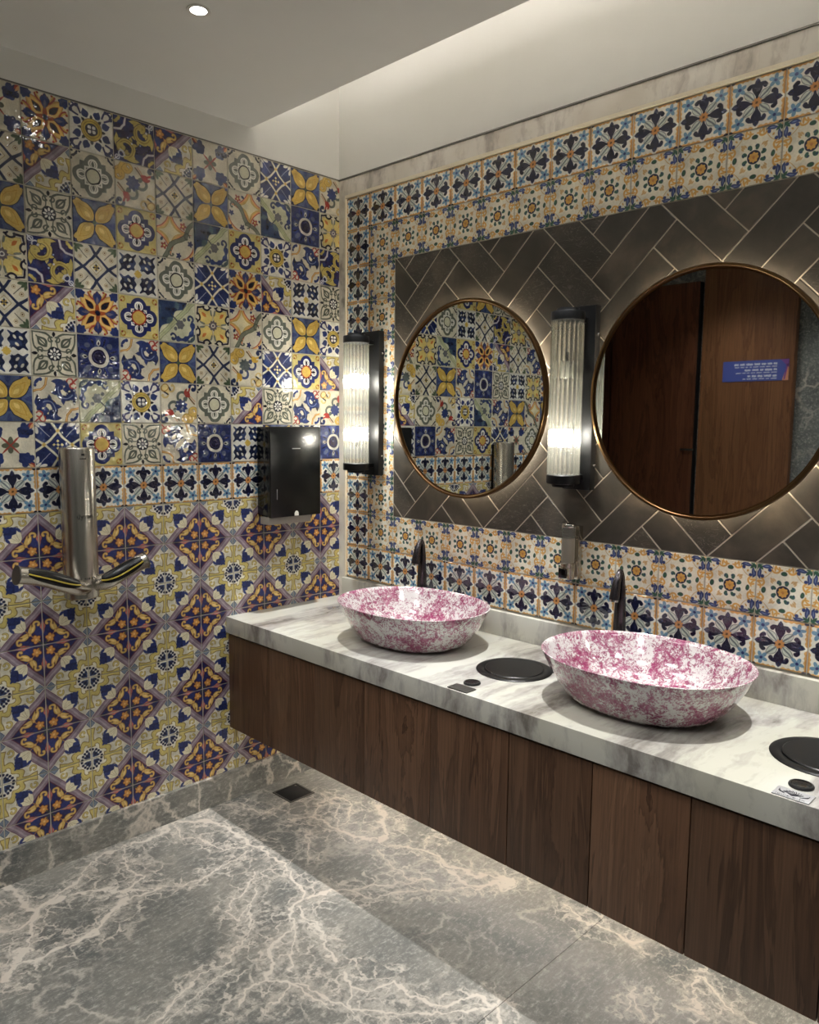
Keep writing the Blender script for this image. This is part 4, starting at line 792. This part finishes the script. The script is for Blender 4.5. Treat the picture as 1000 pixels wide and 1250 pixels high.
for x in (-.17,-.12,-.04,.0,.05,.13,.18): mk.add([(x-.012,-.02,0),(x+.012,-.02,0),(x+.012,.02,0),(x-.012,.02,0)],[(0,1,2,3)])
part('lower_mark',wrap(mk,BR+.004,.395,.48,math.radians(-3)),'print',h,smooth=0)
mk=MB()
for x,y,w,k in ((-.05,0,.02,.012),(.0,.0,.02,.012),(.05,0,.02,.012),(0,.09,.035,.02)): mk.add([(x-w,y-k,0),(x+w,y-k,0),(x+w,y+k,0),(x-w,y+k,0)],[(0,1,2,3)])
part('upper_mark',wrap(mk,BR+.004,.395,3.16,math.radians(-3)),'print',h,smooth=0)
# ---------------------------------------------------------------- towel dispenser
d=thing('towel_dispenser','black glossy paper towel dispenser on the left tiles next to the corner','dispenser',(0,-2.03,-9.72))
part('housing',MB().bbox(.0,.55,-.85,.85,.24,2.66,.03),'gloss',d,smooth=25); part('cover',MB().bbox(.50,.64,-.855,.855,.20,2.67,.045),'satinblack',d,smooth=25)
part('outlet_tray',MB().bbox(.10,.52,-.84,.60,.0,.215,.03),'greyplastic',d,smooth=25)
part('key_window',MB().prism([(-.07,0),(.07,0),(.07,.07),(.045,.12),(0,.14),(-.045,.12),(-.07,.07)],-.645,-.63,.004),'whiteplastic',d,(0,0,0.22),rot=(0,0,math.radians(90)),label='small white rounded key window')
part('level_window',MB().bbox(.635,.643,-.66,-.64,  .70,.98,.003),'paleprint',d,smooth=20); part('brand_mark',MB().box(.639,.642,-.14,.14,2.06,2.085),'paleprint',d,smooth=0)
# ---------------------------------------------------------------- floor drain
d=thing('floor_drain','square dark metal drain grate in the floor by the left skirting','drain',(.98,-2.45,-17.3))
part('rim',MB().box(-.42,.42,-.42,-.37,0,.018).box(-.42,.42,.37,.42,0,.018).box(-.42,-.37,-.37,.37,0,.018).box(.37,.42,-.37,.37,0,.018),'dull',d,smooth=0)
part('cover',MB().bbox(-.36,.36,-.36,.36,.0,.010,.004),'black',d,smooth=20); part('screw',MB().lathe([(.001,.0),(.03,.0),(.03,.012),(.001,.014)],12,c=(-.28,.28,.008),caps=False),'chrome',d)
# ---------------------------------------------------------------- ceiling downlights
def downlight(loc,label,power,lx=.1,group=None,spot=124,col=NEUT):
    d=thing('downlight',label,'ceiling light',loc,group); part('ring',MB().lathe([(.155,-.02),(.22,-.02),(.225,-.012),(.22,.0),(.15,.0)],40,caps=False),'whiteplastic',d,smooth=40)
    part('lens',MB().lathe([(.001,-.012),(.155,-.012)],32,caps=False),'disc',d); lamp('downlight_lamp','SPOT',V(loc[0],loc[1],loc[2]-.03),power,col,lx,spot=spot,blend=.95); return d
downlight((4.19,-6.92,.67),'lit round downlight in the dropped ceiling near the left wall',P_CEIL,.15)
for x,y,w in ((10.6,-9.6,'second from the left wall, over the middle of the floor'),(16.4,-8.2,'over the right end of the floor'),(4.6,-12.4,'by the end of the tiled wall'),(11.8,-14.2,'above the photographer'),(17.2,-14.8,'by the right end wall'),(3.4,-18.6,'in front of the cubicle doors'),(9.8,-19.2,'in front of the dark stone wall')): downlight((x,y,.67),'round downlight outside the photo, '+w,P_CEIL,.15,'downlights outside the photo')
for x,w in ((2.0,'left of the first basin'),(8.1,'between the two basins'),(14.2,'right of the second basin')): downlight((x,-1.95,3.0),'small round spotlight hidden up in the ceiling slot, '+w,P_BASIN,.014,'spotlights in the ceiling slot',35)
# ---------------------------------------------------------------- wood doors and sign seen in the right mirror
def panel(name,x0,x1,z0,z1,mat,y=YB,t=.25):
    return struct(name,MB().bbox(x0,x1,y,y+t,z0,z1,.02),mat,'walnut panel seen in the mirror','door')
o=panel('door_1',-5.98,-3.50,-17.1,-.05,'walnutdark'); o['label']='dark walnut cubicle door left of the slit, seen only in the right mirror'
o=panel('door_2',-3.40,1.15,-17.1,-.05,'walnutdark'); o['label']='dark walnut cubicle door reflected in the right mirror'
part('latch',MB().bbox(.55,1.22,YB+.25,YB+.33,-8.05,-7.95,.02),'chrome',o,smooth=0)
part('hinge',MB().box(1.17,1.24,YB+.02,YB+.28,-16.5,-.1),'black',o,smooth=0)
o=panel('door_3',1.62,5.62,-17.1,.66,'walnutwarm',t=.35); o['label']='warm walnut panel carrying the blue sign, reflected in the right mirror'
part('edge_strip',MB().box(1.42,1.62,YB,YB+.33,-17.1,.66),'walnutwarm',o,smooth=0)
sg=thing('door_sign','blue notice with white lines of print on the walnut panel, reflected in the mirror','sign',(3.95,YB+.35,-4.36))
part('face',MB().box(-1.46,1.46,0,.02,-.46,.46),'blue',sg,smooth=0)
mb=MB().add([(1.46,.022,.46),(1.46,.022,-.46),(1.20,.022,-.46)],[(0,1,2)]); part('orange_flash',mb,'orange',sg,smooth=0)
mb=MB().add([(1.46,.024,.46),(1.46,.024,.1),(1.10,.024,.46)],[(0,1,2)]).add([(1.44,.024,.25),(1.36,.024,.25),(1.26,.024,-.42),(1.32,.024,-.42)],[(0,1,2,3)]); part('violet_flash',mb,'violet',sg,smooth=0)
rr=random.Random(8)
for z,x_end,hh in ((.29,-.80,.075),(.17,-.84,.035),(.03,-.35,.07),(-.09,-.72,.03),(-.24,-.20,.075),(-.36,-.50,.035)):
    mb=MB(); x=.96
    while x>x_end:
        w=rr.uniform(.10,.32)*(1 if hh>.05 else .8); e=x
        while e>x-w: mb.box(max(x-w,e-.035),e,.02,.026,z-hh/2*(1 if rr.random()<.75 else 1.35),z+hh/2*(1 if rr.random()<.6 else 1.3)); e-=.048
        x-=w+.07
    part('print_line',mb,'whiteink',sg,smooth=0)
